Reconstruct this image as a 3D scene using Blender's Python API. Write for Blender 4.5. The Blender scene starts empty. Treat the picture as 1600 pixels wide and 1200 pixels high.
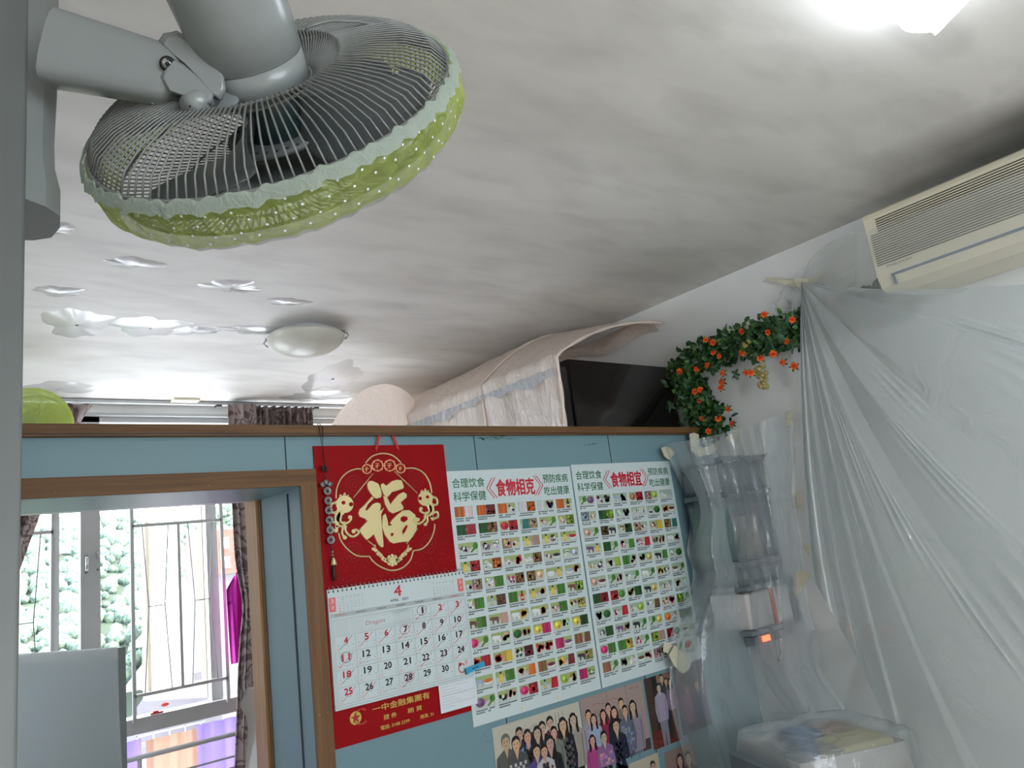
import bpy, math, random
import numpy as np
from mathutils import Vector, Matrix
random.seed(7)
C = bpy.context.scene.collection
PI = math.pi
# ------------------------------------------------------------------ camera
Z0 = 1.5                                   # eye height above the floor
F = 1179.05
RC = np.array([[0.77609205, -0.6181841, -0.12461761], [0.03961518, 0.24501334, -0.96871002], [0.62937411, 0.74687139, 0.21464238]])
cd = bpy.data.cameras.new('camera'); cam = bpy.data.objects.new('camera', cd); C.objects.link(cam)
cd.sensor_width = 36; cd.lens = F / 1600 * 36; cd.clip_start = 0.02; cd.clip_end = 1000
cam.matrix_world = Matrix(((RC[0, 0], -RC[1, 0], -RC[2, 0], 0), (RC[0, 1], -RC[1, 1], -RC[2, 1], 0), (RC[0, 2], -RC[1, 2], -RC[2, 2], Z0), (0, 0, 0, 1)))
bpy.context.scene.camera = cam
vs = bpy.context.scene.view_settings
vs.view_transform = 'Standard'; vs.look = 'None'; vs.gamma = 1; vs.use_curve_mapping = False; vs.exposure = 0.0
# ------------------------------------------------------------------ sky and sun
w = bpy.data.worlds.new('world'); bpy.context.scene.world = w; w.use_nodes = True
wn = w.node_tree.nodes; bg = wn['Background']; bg.inputs[0].default_value = (0.84, 0.92, 1.0, 1); bg.inputs[1].default_value = 11.0
sd = bpy.data.lights.new('sun', 'SUN'); sd.energy = 26.0; sd.angle = 0.02; sd.color = (1, .95, .86)
sun = bpy.data.objects.new('sun', sd); C.objects.link(sun)
sun.rotation_euler = (math.radians(38), 0, math.radians(55))       # behind the building, high up
def portal(name, loc, rot, sx, sy):
    l = bpy.data.lights.new(name, 'AREA'); l.shape = 'RECTANGLE'; l.size = sx; l.size_y = sy; l.cycles.is_portal = True
    o = bpy.data.objects.new(name, l); C.objects.link(o); o.location = loc; o.rotation_euler = rot
H = 1.05                                    # ceiling above the eye
XW = 2.7825; YF = 4.4625; D = 2.0           # right wall, window wall, front of the partition
portal('window_portal', (1.3, YF + .14, Z0 - .2), (-PI / 2, 0, 0), 2.5, 2.4)
portal('rear_fill_portal', (0.7, -2.56, Z0 + .15), (PI / 2, 0, 0), 2.4, 1.5)  # guides skylight through the added, unseen rear window
portal('side_fill_portal', (-1.33, 3.85, Z0 + .2), (0, -PI / 2, 0), 1.4, .8)  # guides skylight through the added side window
cy = bpy.context.scene.cycles
cy.max_bounces = 10; cy.transparent_max_bounces = 24; cy.diffuse_bounces = 5; cy.sample_clamp_indirect = 6

# ------------------------------------------------------------------ pixel rays -> points on real planes (relative to the eye)
def ray(x, y): return RC.T @ np.array([(x - 800) / F, (y - 600) / F, 1.0])
def onY(x, y, d=D): r = ray(x, y); return r * d / r[1]
def onX(x, y, d=XW): r = ray(x, y); return r * d / r[0]
def onZ(x, y, d=H): r = ray(x, y); return r * d / r[2]

# ------------------------------------------------------------------ materials
M = {}
def nodes(name):
    m = bpy.data.materials.new(name); m.use_nodes = True; M[name] = m
    return m, m.node_tree.nodes, m.node_tree.links, m.node_tree.nodes['Principled BSDF']
def rgb(c): return (c[0], c[1], c[2], 1)
def mat(name, col, rough=.5, metal=0, spec=.5, var=.0, scale=20, col2=None, bump=0, bscale=60, stretch=(1, 1, 1), **kw):
    m, N, L, b = nodes(name)
    b.inputs['Base Color'].default_value = rgb(col); b.inputs['Roughness'].default_value = rough
    b.inputs['Metallic'].default_value = metal; b.inputs['Specular IOR Level'].default_value = spec
    tc = N.new('ShaderNodeTexCoord'); mp = N.new('ShaderNodeMapping'); mp.inputs['Scale'].default_value = stretch
    L.new(tc.outputs['Object'], mp.inputs[0])
    if var or col2:
        n = N.new('ShaderNodeTexNoise'); n.inputs['Scale'].default_value = scale; n.inputs['Detail'].default_value = 6
        L.new(mp.outputs[0], n.inputs['Vector'])
        r = N.new('ShaderNodeMapRange'); r.inputs[1].default_value = .35; r.inputs[2].default_value = .65; L.new(n.outputs['Fac'], r.inputs[0])
        mx = N.new('ShaderNodeMix'); mx.data_type = 'RGBA'
        mx.inputs[6].default_value = rgb(col); mx.inputs[7].default_value = rgb(col2 if col2 else [c * (1 - var) for c in col])
        L.new(r.outputs[0], mx.inputs[0]); L.new(mx.outputs[2], b.inputs['Base Color'])
    if bump:
        n2 = N.new('ShaderNodeTexNoise'); n2.inputs['Scale'].default_value = bscale; n2.inputs['Detail'].default_value = 4
        L.new(mp.outputs[0], n2.inputs['Vector'])
        bp = N.new('ShaderNodeBump'); bp.inputs['Strength'].default_value = bump; bp.inputs['Distance'].default_value = .01
        L.new(n2.outputs['Fac'], bp.inputs['Height']); L.new(bp.outputs[0], b.inputs['Normal'])
    for k, v in kw.items(): b.inputs[k].default_value = v
    return m
def wood(name, c1, c2, axis='X', rough=.45):
    m, N, L, b = nodes(name)
    tc = N.new('ShaderNodeTexCoord'); mp = N.new('ShaderNodeMapping')
    mp.inputs['Scale'].default_value = {'X': (1.2, 30, 30), 'Z': (30, 30, 1.2), 'Y': (30, 1.2, 30)}[axis]
    n = N.new('ShaderNodeTexNoise'); n.inputs['Scale'].default_value = 3; n.inputs['Detail'].default_value = 8; n.inputs['Distortion'].default_value = .6
    r = N.new('ShaderNodeValToRGB'); r.color_ramp.elements[0].position = .3; r.color_ramp.elements[1].position = .72
    r.color_ramp.elements[0].color = rgb(c1); r.color_ramp.elements[1].color = rgb(c2)
    L.new(tc.outputs['Object'], mp.inputs[0]); L.new(mp.outputs[0], n.inputs['Vector']); L.new(n.outputs['Fac'], r.inputs[0]); L.new(r.outputs[0], b.inputs['Base Color'])
    b.inputs['Roughness'].default_value = rough
    return m
def sheet(name, alpha=.4, col=(.86, .88, .88), rough=.18, trans=.5, wr=.6, wscale=30, stretch=(1, 1, 1), gloss=.12):
    """thin polythene: partly clear, partly milky, with a glossy wrinkled skin"""
    m = bpy.data.materials.new(name); m.use_nodes = True; M[name] = m
    N, L = m.node_tree.nodes, m.node_tree.links; N.remove(N['Principled BSDF']); out = N['Material Output']
    tr = N.new('ShaderNodeBsdfTransparent'); tr.inputs[0].default_value = (.97, .98, .98, 1)
    df = N.new('ShaderNodeBsdfDiffuse'); df.inputs[0].default_value = rgb(col)
    tl = N.new('ShaderNodeBsdfTranslucent'); tl.inputs[0].default_value = rgb(col)
    gl = N.new('ShaderNodeBsdfGlossy'); gl.inputs['Roughness'].default_value = rough
    tc = N.new('ShaderNodeTexCoord'); mp = N.new('ShaderNodeMapping'); mp.inputs['Scale'].default_value = stretch; L.new(tc.outputs['Object'], mp.inputs[0])
    n = N.new('ShaderNodeTexNoise'); n.inputs['Scale'].default_value = wscale; n.inputs['Detail'].default_value = 5; n.inputs['Distortion'].default_value = 1.2
    L.new(mp.outputs[0], n.inputs['Vector'])
    bp = N.new('ShaderNodeBump'); bp.inputs['Strength'].default_value = wr; bp.inputs['Distance'].default_value = .012; L.new(n.outputs['Fac'], bp.inputs['Height'])
    for s in (df, tl, gl): L.new(bp.outputs[0], s.inputs['Normal'])
    a = N.new('ShaderNodeMixShader'); a.inputs[0].default_value = trans; L.new(df.outputs[0], a.inputs[1]); L.new(tl.outputs[0], a.inputs[2])
    bsh = N.new('ShaderNodeMixShader'); L.new(tr.outputs[0], bsh.inputs[1]); L.new(a.outputs[0], bsh.inputs[2])
    lw = N.new('ShaderNodeLayerWeight'); lw.inputs[0].default_value = .35
    mr = N.new('ShaderNodeMapRange'); mr.inputs[3].default_value = 1 - alpha; mr.inputs[4].default_value = min(1, 1 - alpha + .35); L.new(lw.outputs['Facing'], mr.inputs[0])
    L.new(mr.outputs[0], bsh.inputs[0])
    fin = N.new('ShaderNodeMixShader'); fin.inputs[0].default_value = gloss; L.new(bsh.outputs[0], fin.inputs[1]); L.new(gl.outputs[0], fin.inputs[2])
    L.new(fin.outputs[0], out.inputs['Surface'])
    return m
def emis(name, col, s):
    m, N, L, b = nodes(name); b.inputs['Base Color'].default_value = rgb(col); b.inputs['Emission Color'].default_value = rgb(col); b.inputs['Emission Strength'].default_value = s
    return m
def glass(name, col=(1, 1, 1), gloss=.06):
    m = bpy.data.materials.new(name); m.use_nodes = True; M[name] = m
    N, L = m.node_tree.nodes, m.node_tree.links; N.remove(N['Principled BSDF']); out = N['Material Output']
    tr = N.new('ShaderNodeBsdfTransparent'); tr.inputs[0].default_value = rgb(col); gl = N.new('ShaderNodeBsdfGlossy'); gl.inputs['Roughness'].default_value = .02
    mx = N.new('ShaderNodeMixShader'); mx.inputs[0].default_value = gloss; L.new(tr.outputs[0], mx.inputs[1]); L.new(gl.outputs[0], mx.inputs[2]); L.new(mx.outputs[0], out.inputs['Surface'])
    return m

mat('white_wall', (.74, .74, .72), .6, var=.08, scale=3, bump=.05)
mat('outer_wall', (.6, .6, .58), .8, var=.1)
mat('floor_tile', (.60, .54, .47), .4, var=.15, scale=4)
mat('blue_paint', (.150, .250, .280), .36, spec=.4, col2=(.135, .23, .26), scale=2.5, bump=.04, bscale=200)
mat('groove', (.01, .02, .03), .8)
mat('mildew', (.07, .11, .08), .8, col2=(.13, .25, .27), scale=60)
wood('wood_h', (.085, .036, .008), (.165, .078, .022), 'X', .65); wood('wood_v', (.09, .040, .009), (.18, .085, .026), 'Z', .65); wood('wood_dark', (.04, .017, .006), (.08, .035, .012), 'X')
wood('wood_cab', (.25, .12, .04), (.42, .23, .09), 'Z')
mat('metal_white', (.46, .47, .47), .35, var=.05)
mat('sash_cream', (.30, .25, .18), .4)
mat('fan_grey', (.22, .235, .23), .26, spec=.6, var=.05, scale=8, bump=.03, bscale=500)
mat('wire_grey', (.17, .175, .165), .35, spec=.6)
mat('blade_grey', (.075, .085, .085), .3, spec=.5)
mat('hub_teal', (.012, .028, .03), .3)
mat('hub_face', (.10, .11, .11), .45)
mat('hole_dark', (.01, .01, .01), .6)
mat('chrome', (.5, .5, .48), .15, metal=1)
mat('pillar_paint', (.13, .14, .133), .5, var=.06, scale=3)
mat('frost_glass', (.62, .60, .52), .35, var=.08, scale=12)
mat('ac_cream', (.66, .60, .46), .4, var=.05, scale=6)
mat('slot_dark', (.05, .035, .025), .8)
mat('ac_flap', (.12, .16, .22), .4)
mat('logo_grey', (.14, .13, .12), .5)
mat('fridge_black', (.006, .005, .005), .12, spec=.5)
mat('fridge_door', (.02, .016, .014), .3)
mat('red_board', (.27, .002, .004), .6, spec=.12, col2=(.22, .0015, .003), scale=5)
mat('gold', (.62, .52, .26), .42, metal=.55, spec=.5, bump=.05, bscale=300)
mat('rose_gold', (.75, .33, .18), .35, metal=.6)
mat('paper', (.50, .575, .58), .55)
mat('ribbon_red', (.45, .005, .01), .4)
mat('cord_dark', (.03, .004, .008), .6)
mat('coin', (.22, .23, .22), .35, metal=.5)
mat('spiral', (.55, .55, .55), .3, metal=.7)
mat('clip_blue', (.02, .28, .48), .4)
mat('tape', (.66, .61, .44), .7, bump=.3, bscale=40, alpha=.0) if False else mat('tape', (.64, .60, .45), .7, var=.12, scale=20, bump=.4, bscale=60)
mat('leaf_dark', (.018, .075, .02), .5, var=.5, scale=25)
mat('leaf_mid', (.05, .15, .02), .5, var=.5, scale=25)
mat('ivy', (.03, .095, .03), .5, var=.4, scale=30)
mat('petal', (.80, .10, .015), .5, col2=(.85, .22, .02), scale=60)
mat('petal_core', (.75, .02, .02), .5)
mat('vine', (.05, .035, .02), .7)
mat('grape', (.30, .32, .08), .3, col2=(.34, .24, .10), scale=14)
mat('wall_patch', (.22, .21, .19), .9, var=.5, scale=40, bump=.6)
mat('tile_skin', (.5, .5, .46), .6)
mat('magenta', (.62, .01, .42), .7, var=.15, scale=12)
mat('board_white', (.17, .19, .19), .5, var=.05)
mat('white_cloth', (.8, .8, .82), .8)
mat('purple_cloth', (.30, .18, .72), .8, col2=(.70, .32, .20), scale=2.2, stretch=(1.6, 1, .2))
mat('carton', (.40, .37, .34), .8, var=.1)
mat('yellow_box', (.55, .46, .16), .6); mat('blue_box', (.10, .20, .38), .6); mat('brown_box', (.30, .18, .12), .7)
mat('box_grey', (.14, .165, .19), .5, var=.1); mat('box_green', (.08, .30, .14), .5); mat('tan_pack', (.58, .42, .24), .6, var=.2, scale=25)
mat('bag_white', (.46, .44, .43), .6, bump=.4, bscale=20); mat('bag_red', (.55, .06, .05), .6); mat('mag_pink', (.45, .1, .2), .6, col2=(.1, .1, .3), scale=30)
mat('concrete', (.10, .09, .10), .9, var=.2, scale=.3)
mat('brick', (.16, .05, .035), .9, var=.2, scale=.5)
mat('tree_green', (.15, .20, .13), .9, col2=(.03, .065, .07), scale=2.5, bump=1., bscale=4)  # bluish second tone paints sky-lit shade and haze into the foliage
mat('hill_green', (.03, .05, .03), .9, var=.5, scale=.1)
emis('lamp_glow', (.86, .93, 1.0), 19.0)
emis('neon', (1, .10, .03), 5.0)
glass('pane_glass')
sheet('poly_drape', alpha=.34, col=(.60, .65, .65), rough=.13, trans=.35, wr=.8, wscale=7, stretch=(1, 1, 1), gloss=.13)
sheet('poly_ac', alpha=.84, col=(.80, .83, .82), rough=.2, trans=.35, wr=.3, wscale=14, gloss=.05)
sheet('poly_dull', alpha=.55, col=(.42, .46, .47), rough=.3, trans=.3, wr=.2, wscale=8, gloss=.03)
sheet('sheer_violet', alpha=.03, col=(.15, .105, .29), rough=.5, trans=.75, wr=.2, gloss=.01)
sheet('sheer_orange', alpha=.02, col=(.30, .17, .12), rough=.5, trans=.75, wr=.2, gloss=.01)
sheet('poly_clear', alpha=.77, col=(.74, .80, .83), rough=.16, trans=.4, wr=.7, wscale=16, gloss=.07)
sheet('poly_warm', alpha=.05, col=(.95, .81, .72), rough=.18, trans=.3, wr=1.0, wscale=34, stretch=(1, 1, .3), gloss=.16)
sheet('poly_blue', alpha=.45, col=(.52, .55, .60), rough=.15, trans=.3, wr=1., wscale=40, stretch=(1, 1, .3), gloss=.12)
sheet('box_clear', alpha=.58, col=(.20, .26, .33), rough=.2, trans=.5, wr=.1, gloss=.12)
sheet('cover_net', alpha=.84, col=(.85, .84, .74), rough=.4, trans=.8, wr=.1, gloss=.02)
sheet('cover_green', alpha=.50, col=(.50, .62, .10), rough=.25, trans=.6, wr=.5, wscale=60, gloss=.05)
sheet('cover_band', alpha=.12, col=(.50, .57, .50), rough=.5, trans=.5, wr=.4, wscale=80, gloss=.02)

def ceiling_material():
    m, N, L, b = nodes('ceiling_paint')
    tc = N.new('ShaderNodeTexCoord')
    def noise(scale, st=(1, 1, 1), det=5, rot=0, dist=.3):
        mp = N.new('ShaderNodeMapping'); mp.inputs['Scale'].default_value = st; mp.inputs['Rotation'].default_value = (0, 0, rot); L.new(tc.outputs['Object'], mp.inputs[0])
        n = N.new('ShaderNodeTexNoise'); n.inputs['Scale'].default_value = scale; n.inputs['Detail'].default_value = det; n.inputs['Distortion'].default_value = dist; L.new(mp.outputs[0], n.inputs['Vector']); return n.outputs['Fac']
    def rng(s, a, b_, c=0, d=1):
        r = N.new('ShaderNodeMapRange'); r.inputs[1].default_value = a; r.inputs[2].default_value = b_; r.inputs[3].default_value = c; r.inputs[4].default_value = d; L.new(s, r.inputs[0]); return r.outputs[0]
    def mix(f, a, b_):
        x = N.new('ShaderNodeMix'); x.data_type = 'RGBA'; L.new(f, x.inputs[0])
        for i, v in ((6, a), (7, b_)):
            if isinstance(v, tuple): x.inputs[i].default_value = rgb(v)
            else: L.new(v, x.inputs[i])
        return x.outputs[2]
    c = mix(rng(noise(1.3, (.5, 2.2, 1), rot=-.25), .35, .7), (.80, .775, .735), (.66, .635, .595))
    c = mix(rng(noise(5.5, (.6, 1.5, 1), 9, rot=-.25), .46, .68, 0, .42), c, (.50, .475, .45))
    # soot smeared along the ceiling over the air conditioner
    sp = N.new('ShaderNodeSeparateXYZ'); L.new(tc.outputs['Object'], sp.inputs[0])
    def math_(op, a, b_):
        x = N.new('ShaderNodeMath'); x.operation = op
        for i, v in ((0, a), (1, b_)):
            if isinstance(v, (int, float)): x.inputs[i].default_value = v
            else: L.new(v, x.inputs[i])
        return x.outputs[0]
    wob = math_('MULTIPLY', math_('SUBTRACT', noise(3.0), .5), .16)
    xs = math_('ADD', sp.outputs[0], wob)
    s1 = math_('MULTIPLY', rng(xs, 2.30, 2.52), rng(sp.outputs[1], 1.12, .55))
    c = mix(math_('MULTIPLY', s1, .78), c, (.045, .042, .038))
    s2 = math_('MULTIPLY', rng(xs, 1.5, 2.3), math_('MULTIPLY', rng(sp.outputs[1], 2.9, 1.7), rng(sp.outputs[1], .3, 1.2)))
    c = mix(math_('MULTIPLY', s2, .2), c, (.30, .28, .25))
    L.new(c, b.inputs['Base Color'])
    b.inputs['Roughness'].default_value = .5; b.inputs['Specular IOR Level'].default_value = .35
    bp = N.new('ShaderNodeBump'); bp.inputs['Strength'].default_value = .12; bp.inputs['Distance'].default_value = .02
    L.new(noise(1.2, (.5, 1.2, 1), 2), bp.inputs['Height']); L.new(bp.outputs[0], b.inputs['Normal'])
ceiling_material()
mat('gloss_paint', (.56, .55, .53), .22, spec=.9, bump=.12, bscale=7, stretch=(.5, 2, 1), col2=(.60, .59, .56), scale=3)
def damask():
    m, N, L, b = nodes('damask')
    tc = N.new('ShaderNodeTexCoord'); n = N.new('ShaderNodeTexNoise'); n.inputs['Scale'].default_value = 9; n.inputs['Detail'].default_value = 1.5; n.inputs['Distortion'].default_value = 3.5
    L.new(tc.outputs['Object'], n.inputs['Vector'])
    r = N.new('ShaderNodeValToRGB'); e = r.color_ramp.elements
    e[0].position = .44; e[0].color = (.10, .06, .06, 1); e[1].position = .5; e[1].color = (.26, .21, .195, 1)
    L.new(n.outputs['Fac'], r.inputs[0]); L.new(r.outputs[0], b.inputs['Base Color']); b.inputs['Roughness'].default_value = .75
damask()
def printmat(name, rough=.45):
    m, N, L, b = nodes(name); a = N.new('ShaderNodeVertexColor'); a.layer_name = 'ink'; L.new(a.outputs[0], b.inputs['Base Color']); b.inputs['Roughness'].default_value = rough
printmat('print_paper'); printmat('print_gloss', .28)

# ------------------------------------------------------------------ mesh builder
class MB:
    def __init__(s): s.v = []; s.f = []; s.m = []; s.c = []; s.smooth = []
    def add(s, vs_, fs, mi=0, col=None, smooth=False):
        o = len(s.v); s.v += [tuple(map(float, p)) for p in vs_]
        for f in fs: s.f.append([i + o for i in f]); s.m.append(mi); s.c.append(col); s.smooth.append(smooth)
        return s
    def box(s, a, b, mi=0, xf=None):
        x0, y0, z0 = a; x1, y1, z1 = b
        P = [(x0, y0, z0), (x1, y0, z0), (x1, y1, z0), (x0, y1, z0), (x0, y0, z1), (x1, y0, z1), (x1, y1, z1), (x0, y1, z1)]
        if xf is not None: P = [tuple(xf @ Vector(p)) for p in P]
        return s.add(P, [(0, 3, 2, 1), (4, 5, 6, 7), (0, 1, 5, 4), (1, 2, 6, 5), (2, 3, 7, 6), (3, 0, 4, 7)], mi)
    def rbox(s, a, b, r, mi=0, xf=None, n=4):
        """box with rounded vertical edges in its local z"""
        x0, y0, z0 = a; x1, y1, z1 = b; P = []
        for cx, cy_, a0 in ((x1 - r, y1 - r, 0), (x0 + r, y1 - r, 90), (x0 + r, y0 + r, 180), (x1 - r, y0 + r, 270)):
            for k in range(n + 1): t = math.radians(a0 + 90 * k / n); P.append((cx + r * math.cos(t), cy_ + r * math.sin(t)))
        return s.prism(P, z0, z1, mi, xf, smooth=True)
    def prism(s, P, z0, z1, mi=0, xf=None, smooth=False, col=None):
        n = len(P); V = [(x, y, z0) for x, y in P] + [(x, y, z1) for x, y in P]
        if xf is not None: V = [tuple(xf @ Vector(p)) for p in V]
        s.add(V, [tuple(range(n))[::-1], tuple(range(n, 2 * n))], mi, col)
        o = len(s.v) - 2 * n
        for i in range(n): s.f.append([o + i, o + (i + 1) % n, o + n + (i + 1) % n, o + n + i]); s.m.append(mi); s.c.append(col); s.smooth.append(smooth)
        return s
    def tube(s, pts, r, n=6, mi=0, closed=False, cap=True, flat=1.0):
        pts = [Vector(p) for p in pts]; k = len(pts); V = []
        prev = None
        for i, p in enumerate(pts):
            if closed: t = pts[(i + 1) % k] - pts[i - 1]
            else: t = pts[min(i + 1, k - 1)] - pts[max(i - 1, 0)]
            t = t.normalized() if t.length > 1e-9 else Vector((0, 0, 1))
            if prev is None:
                a = Vector((0, 0, 1)) if abs(t.z) < .9 else Vector((1, 0, 0)); u = t.cross(a).normalized()
            else: u = (prev - t * prev.dot(t)); u = u.normalized() if u.length > 1e-6 else t.orthogonal().normalized()
            prev = u; v = t.cross(u); rr = r[i] if isinstance(r, (list, tuple)) else r
            for j in range(n): a = 2 * PI * j / n; V.append(p + u * rr * math.cos(a) + v * rr * flat * math.sin(a))
        Fs = []
        for i in range(k if closed else k - 1):
            for j in range(n): a = i * n + j; b = i * n + (j + 1) % n; c = ((i + 1) % k) * n; Fs.append((a, b, c + (j + 1) % n, c + j))
        if not closed and cap: Fs += [tuple(range(n))[::-1], tuple(range((k - 1) * n, k * n))]
        return s.add(V, Fs, mi, None, n > 4)
    def lathe(s, prof, xf=None, n=48, mi=0, cap=True):
        V = []
        for r, z in prof:
            for j in range(n): a = 2 * PI * j / n; V.append((r * math.cos(a), r * math.sin(a), z))
        if xf is not None: V = [tuple(xf @ Vector(p)) for p in V]
        Fs = [(i * n + j, i * n + (j + 1) % n, (i + 1) * n + (j + 1) % n, (i + 1) * n + j) for i in range(len(prof) - 1) for j in range(n)]
        s.add(V, Fs, mi, None, True)
        if cap:
            o = len(s.v) - len(V)
            for ring in (range(n), range((len(prof) - 1) * n, len(prof) * n)):
                s.f.append([o + q for q in ring]); s.m.append(mi); s.c.append(None); s.smooth.append(False)
        return s
    def grid(s, fn, nu, nv, mi=0, wrap=False):
        V = [fn(i / nu, j / nv) for i in range(nu + 1) for j in range(nv + 1)]
        Fs = [(i * (nv + 1) + j, (i + 1) * (nv + 1) + j, (i + 1) * (nv + 1) + j + 1, i * (nv + 1) + j + 1) for i in range(nu) for j in range(nv)]
        return s.add(V, Fs, mi, None, True)
    def ball(s, c, r, mi=0, nu=10, nv=6, sq=(1, 1, 1)):
        return s.lathe([(max(1e-4, r * math.sin(PI * k / nv)), r * math.cos(PI * k / nv)) for k in range(nv + 1)], Matrix.Translation(Vector(c)) @ Matrix.Diagonal((*sq, 1)), nu, mi, cap=False)
    def build(s, name, mats, parent=None, label=None):
        """vertices are given relative to the eye; the object's origin goes to its base (or to its parent's origin)"""
        V = np.array(s.v, float).reshape(-1, 3); V[:, 2] += Z0
        if parent is not None:
            org = np.array(ROOT[parent.name])
        else:
            org = np.array([(V[:, 0].min() + V[:, 0].max()) / 2, (V[:, 1].min() + V[:, 1].max()) / 2, V[:, 2].min()])
        me = bpy.data.meshes.new(name); me.from_pydata((V - org).tolist(), [], s.f)
        if isinstance(mats, str): mats = [mats]
        for q in mats: me.materials.append(M[q])
        me.polygons.foreach_set('material_index', s.m); me.polygons.foreach_set('use_smooth', s.smooth)
        if any(c is not None for c in s.c):
            ca = me.color_attributes.new('ink', 'FLOAT_COLOR', 'CORNER'); arr = np.ones((len(me.loops), 4), np.float32)
            k = 0
            for f, c in zip(s.f, s.c):
                if c is not None: arr[k:k + len(f), :3] = c
                k += len(f)
            ca.data.foreach_set('color', arr.ravel())
        me.update()
        o = bpy.data.objects.new(name, me); C.objects.link(o)
        if parent is None: o.location = org
        else: o.parent = parent
        ROOT[o.name] = tuple(org)
        if label: o['label'] = label
        return o
ROOT = {}
def thing(name, label, cat, loc, group=None):
    o = bpy.data.objects.new(name, None); C.objects.link(o); o.empty_display_size = .05
    L_ = (float(loc[0]), float(loc[1]), float(loc[2]) + Z0); o.location = L_; ROOT[o.name] = L_
    return tag(o, label, cat, group)
def tag(o, label, cat, group=None):
    o['label'] = label; o['category'] = cat
    if group: o['group'] = group
    return o
def struct(o): o['kind'] = 'structure'; return o
def frame(o, x, y, z):                       # matrix from an origin and three axes
    return Matrix(((x[0], y[0], z[0], o[0]), (x[1], y[1], z[1], o[1]), (x[2], y[2], z[2], o[2]), (0, 0, 0, 1)))

# ------------------------------------------------------------------ printed art in a vertical plane facing -Y
_tc = {}
def glyphs(txt, bold=0.0):
    key = (txt, bold)
    if key in _tc: return _tc[key]
    cu = bpy.data.curves.new('t', 'FONT'); cu.body = txt; cu.size = 1; cu.offset = bold; cu.resolution_u = 2; cu.fill_mode = 'FRONT'
    o = bpy.data.objects.new('t', cu); C.objects.link(o); dg = bpy.context.evaluated_depsgraph_get()
    me = o.evaluated_get(dg).to_mesh(); V = [(v.co.x, v.co.y) for v in me.vertices]; Fs = [tuple(p.vertices) for p in me.polygons]
    o.evaluated_get(dg).to_mesh_clear(); bpy.data.objects.remove(o); bpy.data.curves.remove(cu)
    if V:
        a = np.array(V); x0, y0 = a.min(0); x1, y1 = a.max(0)
    else: x0 = y0 = 0; x1 = y1 = 1
    _tc[key] = (V, Fs, (x0, y0, x1, y1)); return _tc[key]
class Art(MB):
    """flat printed shapes; (u, v) are metres to the right and up from the point o, w lifts ink layers towards the room"""
    def __init__(s, o, tilt=0.0, bend=None): super().__init__(); s.o = o; s.ct = math.cos(tilt); s.st = math.sin(tilt); s.bend = bend
    def P(s, u, v, l):
        return (s.o[0] + u * s.ct - v * s.st, s.o[1] - l * .00022, s.o[2] + u * s.st + v * s.ct)
    def poly(s, pts, col, l=1): return s.add([s.P(u, v, l) for u, v in pts], [tuple(range(len(pts)))], 0, col)
    def rect(s, u0, v0, u1, v1, col, l=1): return s.poly([(u0, v0), (u1, v0), (u1, v1), (u0, v1)], col, l)
    def disc(s, u, v, r, col, l=1, ry=None, n=10, a=0):
        ry = ry or r; return s.poly([(u + r * math.cos(t) * math.cos(a) - ry * math.sin(t) * math.sin(a), v + r * math.cos(t) * math.sin(a) + ry * math.sin(t) * math.cos(a)) for t in [2 * PI * k / n for k in range(n)]], col, l)
    def ring(s, u, v, r, t, col, l=1, n=20, a0=0, a1=2 * PI, ry=None):
        ry = ry or r
        for k in range(n):
            a, b = a0 + (a1 - a0) * k / n, a0 + (a1 - a0) * (k + 1) / n
            s.poly([(u + (r - t) * math.cos(a), v + (ry - t) * math.sin(a)), (u + r * math.cos(a), v + ry * math.sin(a)), (u + r * math.cos(b), v + ry * math.sin(b)), (u + (r - t) * math.cos(b), v + (ry - t) * math.sin(b))], col, l)
    def line(s, p, q, t, col, l=1):
        dx, dy = q[0] - p[0], q[1] - p[1]; n = math.hypot(dx, dy) or 1; nx, ny = -dy / n * t / 2, dx / n * t / 2
        return s.poly([(p[0] - nx, p[1] - ny), (q[0] - nx, q[1] - ny), (q[0] + nx, q[1] + ny), (p[0] + nx, p[1] + ny)], col, l)
    def pl(s, pts, t, col, l=1):
        for a, b in zip(pts, pts[1:]): s.line(a, b, t, col, l)
    def text(s, txt, u0, v0, u1, v1, col, l=2, bold=0.0, slant=0.0):
        if bold:
            for dx, dy in ((-bold, 0), (bold, 0), (0, bold), (0, -bold)): s.text(txt, u0 + dx * (v1 - v0), v0 + dy * (v1 - v0), u1 + dx * (v1 - v0), v1 + dy * (v1 - v0), col, l + (dx + 2 * dy) * .5, 0, slant)
            return
        """fit the text into the rectangle"""
        V, Fs, (x0, y0, x1, y1) = glyphs(txt); sx = (u1 - u0) / (x1 - x0 or 1); sy = (v1 - v0) / (y1 - y0 or 1)
        return s.add([s.P(u0 + (x - x0) * sx + slant * (y - y0) * sy, v0 + (y - y0) * sy, l) for x, y in V], Fs, 0, col)

def curve(pts, n=8):
    out = []
    for i in range(len(pts) - 1):
        p0 = pts[max(i - 1, 0)]; p1 = pts[i]; p2_ = pts[i + 1]; p3 = pts[min(i + 2, len(pts) - 1)]
        for k in range(n):
            t_ = k / n; out.append(tuple(.5 * (2 * p1[j] + (p2_[j] - p0[j]) * t_ + (2 * p0[j] - 5 * p1[j] + 4 * p2_[j] - p3[j]) * t_ ** 2 + (3 * p1[j] - p0[j] - 3 * p2_[j] + p3[j]) * t_ ** 3) for j in (0, 1)))
    out.append(pts[-1]); return out
# =================================================================== THE SHELL
zf = -Z0
struct(MB().box((-1.4, -2.7, zf - .1), (XW + .15, YF + .15, zf)).build('floor', 'floor_tile'))
cb = MB().box((-1.4, -2.7, H), (XW + .15, YF + .15, H + .12)); ce = struct(cb.build('ceiling', 'ceiling_paint'))
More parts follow.
